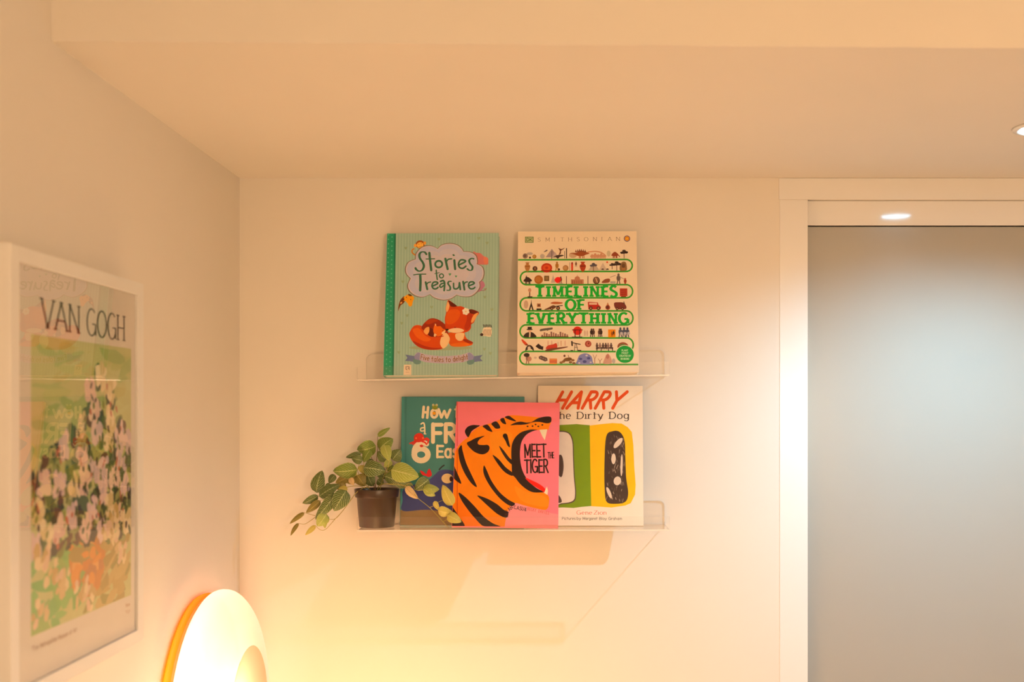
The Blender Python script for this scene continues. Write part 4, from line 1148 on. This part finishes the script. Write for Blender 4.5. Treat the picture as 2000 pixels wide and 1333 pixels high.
# ------------------------------------------------------------------ potted plant
def leafmat(name, dark, light, vein, vs=1.0):
    m = bpy.data.materials.new(name); m.use_nodes = True
    nt = m.node_tree; b = nt.nodes['Principled BSDF']
    b.inputs['Roughness'].default_value = .42
    b.inputs['Specular IOR Level'].default_value = .4
    uv = nt.nodes.new('ShaderNodeUVMap'); sp = nt.nodes.new('ShaderNodeSeparateXYZ')
    nt.links.new(uv.outputs[0], sp.inputs[0])
    def M(op, a, bb=None, c=None):
        n = nt.nodes.new('ShaderNodeMath'); n.operation = op
        for i, v in enumerate((a, bb, c)):
            if v is None: continue
            if isinstance(v, (int, float)): n.inputs[i].default_value = v
            else: nt.links.new(v, n.inputs[i])
        return n.outputs[0]
    ab = M('ABSOLUTE', M('SUBTRACT', sp.outputs[1], .5))          # distance from the midrib, 0..0.5
    nz = nt.nodes.new('ShaderNodeTexNoise'); nz.inputs['Scale'].default_value = 7
    nt.links.new(uv.outputs[0], nz.inputs['Vector'])
    ph = M('ADD', M('SUBTRACT', M('MULTIPLY', sp.outputs[0], 8.0), M('MULTIPLY', ab, 7.0)), M('MULTIPLY', nz.outputs[0], .8))
    tri = M('ABSOLUTE', M('SUBTRACT', M('FRACT', ph), .5))        # 0 at vein centre
    v1 = M('LESS_THAN', tri, .085 * vs); v2 = M('LESS_THAN', ab, .026)
    ed = M('GREATER_THAN', ab, .47)
    vv = M('MAXIMUM', M('MAXIMUM', v1, v2), M('MULTIPLY', ed, .5))
    mx = nt.nodes.new('ShaderNodeMix'); mx.data_type = 'RGBA'
    nt.links.new(nz.outputs[0], mx.inputs[0]); mx.inputs[6].default_value = (*lin(dark), 1); mx.inputs[7].default_value = (*lin(light), 1)
    m2 = nt.nodes.new('ShaderNodeMix'); m2.data_type = 'RGBA'
    nt.links.new(M('MULTIPLY', vv, .75), m2.inputs[0]); nt.links.new(mx.outputs[2], m2.inputs[6]); m2.inputs[7].default_value = (*lin(vein), 1)
    nt.links.new(m2.outputs[2], b.inputs['Base Color'])
    return m
LM = {'d': leafmat('dark_leaf', (56, 78, 32), (92, 110, 44), (190, 196, 140)),
      'g': leafmat('green_leaf', (86, 112, 38), (122, 140, 52), (196, 200, 130), .6),
      'l': leafmat('lime_leaf', (138, 152, 64), (166, 176, 84), (206, 206, 136), .8),
      'y': leafmat('yellow_leaf', (176, 166, 72), (196, 182, 92), (214, 202, 130), .6),
      'o': leafmat('olive_leaf', (112, 104, 46), (140, 126, 56), (190, 174, 96), .7),
      'p': leafmat('cream_leaf', (196, 170, 120), (206, 186, 140), (150, 110, 90), .8)}
PD = 2.541
bz = zbase(ZL, P(736, 1030, PD).x)
base = P(736, 1030, PD); base.z = bz
plant = empty('potted_plant', 'trailing veined foliage plant in a small dark brown pot on the lower ledge', 'plant', base)
POT = pmat('dark_pot_plastic', (0.050, 0.026, 0.013), .33, .5, noise=.15, nscale=20)
sc = PD / F
r0, r1, r2 = 34*sc, 40.5*sc, 43.5*sc
hpot = 75*sc
bm = bmesh.new()
lathe(bm, [(.001, .0008), (r0*.94, .0008), (r0, .002), (r0+(r1-r0)*.75, hpot*.78), (r2*.955, hpot*.785), (r2*.965, hpot*.80), (r2, hpot*.985), (r2*.99, hpot), (r2*.955, hpot), (r2*.94, hpot*.985), (r1*.93, hpot*.80), (r1*.90, hpot*.7)], 56, cap0=True)
mesh_obj('pot', bm, POT, plant, True)
bm = bmesh.new()
n = 40; ctr = None
prev = None
for j in range(6):
    rr = (r1*.905) * j / 5
    ring = [bm.verts.new((rr*cos(2*pi*i/n), rr*sin(2*pi*i/n), hpot*.80 + random.uniform(-.002, .003))) for i in range(n)] if j else [bm.verts.new((0, 0, hpot*.82))]
    if prev:
        for i in range(n):
            if len(prev) == 1: bm.faces.new((prev[0], ring[i], ring[(i+1) % n]))
            else: bm.faces.new((prev[i], ring[i], ring[(i+1) % n], prev[(i+1) % n]))
    prev = ring
mesh_obj('soil', bm, pmat('dark_soil', (0.02, 0.012, 0.008), .95, .1, noise=.5, nscale=200), plant)

PV = lambda x, y, d: P(560 + x/5.553, 820 + y/5.553, d) - base
rl = random.Random(5)
def leaf(x0, y0, x1, y1, wpx, kind, d0=2.52, d1=None, tilt=None, bend=None, fold=.12):
    if d1 is None: d1 = d0
    a, b = PV(x0, y0, d0), PV(x1, y1, d1)
    L = (b - a).length
    ax_ = (b - a).normalized()
    view = Vector((0, -1, 0))
    side = ax_.cross(view).normalized()
    nrm = side.cross(ax_).normalized()
    if nrm.y > 0: nrm = -nrm
    tl = rl.uniform(-.35, .35) if tilt is None else tilt
    side, nrm = side*cos(tl) + nrm*sin(tl), nrm*cos(tl) - side*sin(tl)
    wd = 1.13 * wpx / 5.553 * d0 / F / max(.6, cos(tl))
    bd = (rl.uniform(.06, .16) if bend is None else bend) * L
    N, Mm = 12, 4
    bm = bmesh.new(); uvl = bm.loops.layers.uv.new('UVMap')
    grid = []
    for i in range(N + 1):
        t = i / N
        hw = wd/2 * (max(0.0, math.sin(pi * t ** .78)) ** .62) * (1 - .28*t) * 1.16
        row = []
        for j in range(-Mm, Mm + 1):
            s = j / Mm
            p_ = a + ax_*(L*t) + side*(s*hw) + nrm*(bd*4*t*(1-t) - fold*wd*(abs(s)**1.6)*.6 + .012*wd*sin(t*26)*abs(s))
            row.append(bm.verts.new(p_))
        grid.append(row)
    for i in range(N):
        for j in range(2*Mm):
            f = bm.faces.new((grid[i][j], grid[i+1][j], grid[i+1][j+1], grid[i][j+1]))
            for lp, (ii, jj) in zip(f.loops, ((i, j), (i+1, j), (i+1, j+1), (i, j+1))):
                lp[uvl].uv = (ii/N, jj/(2*Mm))
    bmesh.ops.remove_doubles(bm, verts=bm.verts, dist=1e-6)
    me = bpy.data.meshes.new('leaf'); bm.to_mesh(me); bm.free()
    me.materials.append(LM[kind])
    for q in me.polygons: q.use_smooth = True
    o = bpy.data.objects.new('leaf', me); COL.objects.link(o); o.parent = plant
for a in [
    (985,182,1122,88,52,'g',2.535), (1000,330,1150,205,150,'g',2.53,None,.3), (965,290,760,330,150,'g',2.535,None,.45), (905,330,830,465,90,'g',2.53,None,-.3),
    (805,365,640,412,58,'d',2.525), (822,445,702,418,88,'d',2.52), (765,545,500,560,150,'g',2.515,None,.25), (830,520,1075,560,150,'d',2.505,None,.2),
    (1058,275,1112,445,100,'l',2.50,2.49,.1), (1145,440,1235,325,125,'d',2.525), (1085,445,985,345,105,'d',2.525),
    (1130,545,1432,622,185,'l',2.495,2.485,.15), (1060,610,1335,700,120,'d',2.515,None,-.2), (1540,650,1385,765,120,'d',2.49,None,.2),
    (1475,765,1655,755,95,'l',2.48), (1495,755,1610,830,76,'l',2.478), (1290,728,1425,862,78,'p',2.488),
    (1795,935,1690,708,112,'y',2.470,2.472,.1), (1640,985,1800,1010,100,'y',2.472), (1600,885,1650,985,52,'y',2.474), (1740,1035,1895,1112,100,'y',2.464,2.460,.1),
    (320,795,382,552,138,'d',2.53,None,.1), (350,835,575,702,112,'d',2.52,None,.3), (340,828,170,912,76,'d',2.525), (365,880,208,1015,70,'o',2.52), (545,798,310,1088,112,'d',2.505,None,.15),
    (645,770,510,995,160,'d',2.495,None,.05), (432,1025,330,1160,112,'l',2.50), (420,1030,412,1182,60,'l',2.502), (192,1010,30,1132,46,'o',2.515), (128,1125,40,1262,40,'o',2.51), (312,1150,200,1256,48,'y',2.505),
    (690,612,528,690,92,'o',2.53), (525,600,455,690,72,'d',2.535), (765,600,850,725,112,'o',2.525), (880,610,935,725,112,'d',2.53), (985,650,1050,705,82,'d',2.53),
    (690,630,725,715,60,'p',2.51), (800,495,838,590,66,'y',2.53), (760,575,690,590,50,'y',2.52), (1180,690,1370,705,90,'d',2.52), (660,760,560,745,60,'y',2.515), (1130,440,1060,520,70,'l',2.52),
    (760,650,600,640,95,'o',2.532), (830,690,720,600,80,'y',2.535), (900,560,820,640,80,'o',2.538), (1000,560,1080,640,90,'d',2.538), (640,700,545,760,70,'o',2.528), (930,430,880,520,80,'d',2.54), (1090,560,1160,500,70,'g',2.53), (480,700,420,770,70,'d',2.53), (700,480,640,540,70,'g',2.54), (1010,470,960,540,70,'l',2.53)]:
    leaf(*a)
STEM = pmat('plant_stem', lin((168, 156, 78)), .5, .4, noise=.15, nscale=40)
STEMB = pmat('plant_stem_brown', lin((112, 82, 48)), .5, .4, noise=.15, nscale=40)
def stem(pts, r=.0009, mat=None):
    q = catmull([tuple(PV(*p)) for p in pts], False, 6)
    bm = bmesh.new(); tube(bm, q, [r*(1 - .45*i/len(q)) for i in range(len(q))], 6)
    mesh_obj('stem', bm, mat or STEM, plant, True)
stem([(965,800,2.54),(958,700,2.54),(950,600,2.54),(940,480,2.535),(905,380,2.533)], .0013, STEMB)
stem([(930,800,2.54),(870,725,2.53),(810,640,2.525),(770,560,2.52),(790,470,2.522),(805,380,2.525)])
stem([(940,800,2.54),(860,735,2.52),(760,790,2.508),(690,880,2.503),(600,1000,2.5),(520,1085,2.5),(430,1185,2.502),(370,1200,2.503),(310,1150,2.505)])
stem([(920,800,2.54),(800,725,2.525),(650,735,2.52),(540,790,2.515),(430,835,2.52),(340,830,2.525)])
stem([(600,1000,2.5),(520,1080,2.5),(430,1070,2.501),(420,1030,2.502)], .0007)
stem([(545,795,2.51),(420,860,2.515),(365,880,2.52)], .0007)
stem([(310,1060,2.505),(240,1110,2.507),(190,1135,2.509),(128,1128,2.51)], .0007)
stem([(310,1045,2.507),(240,1025,2.51),(190,1010,2.515)], .0007)
stem([(980,800,2.54),(1010,710,2.52),(1130,700,2.505),(1280,722,2.49),(1420,850,2.482),(1550,955,2.476),(1650,1060,2.468),(1755,1175,2.463)], .001)
stem([(1550,955,2.476),(1600,940,2.474),(1645,980,2.472)], .0007)
stem([(1280,722,2.49),(1340,690,2.489),(1390,760,2.489)], .0007); stem([(1420,770,2.486),(1480,760,2.482)], .0007)
stem([(1690,1110,2.466),(1740,1080,2.465),(1760,1045,2.464)], .0007); stem([(1640,900,2.474),(1700,880,2.472),(1790,930,2.470)], .0006)
stem([(1000,800,2.54),(1050,620,2.52),(1100,520,2.512),(1110,440,2.5)], .001); stem([(1060,600,2.52),(1130,545,2.505)], .0009)
stem([(960,600,2.54),(975,430,2.535),(985,320,2.533),(985,182,2.535)], .0008, STEMB)
stem([(905,800,2.54),(870,660,2.532),(840,520,2.53),(835,450,2.53)], .0009)
stem([(950,800,2.54),(945,700,2.54),(925,620,2.535)], .0009, STEMB)
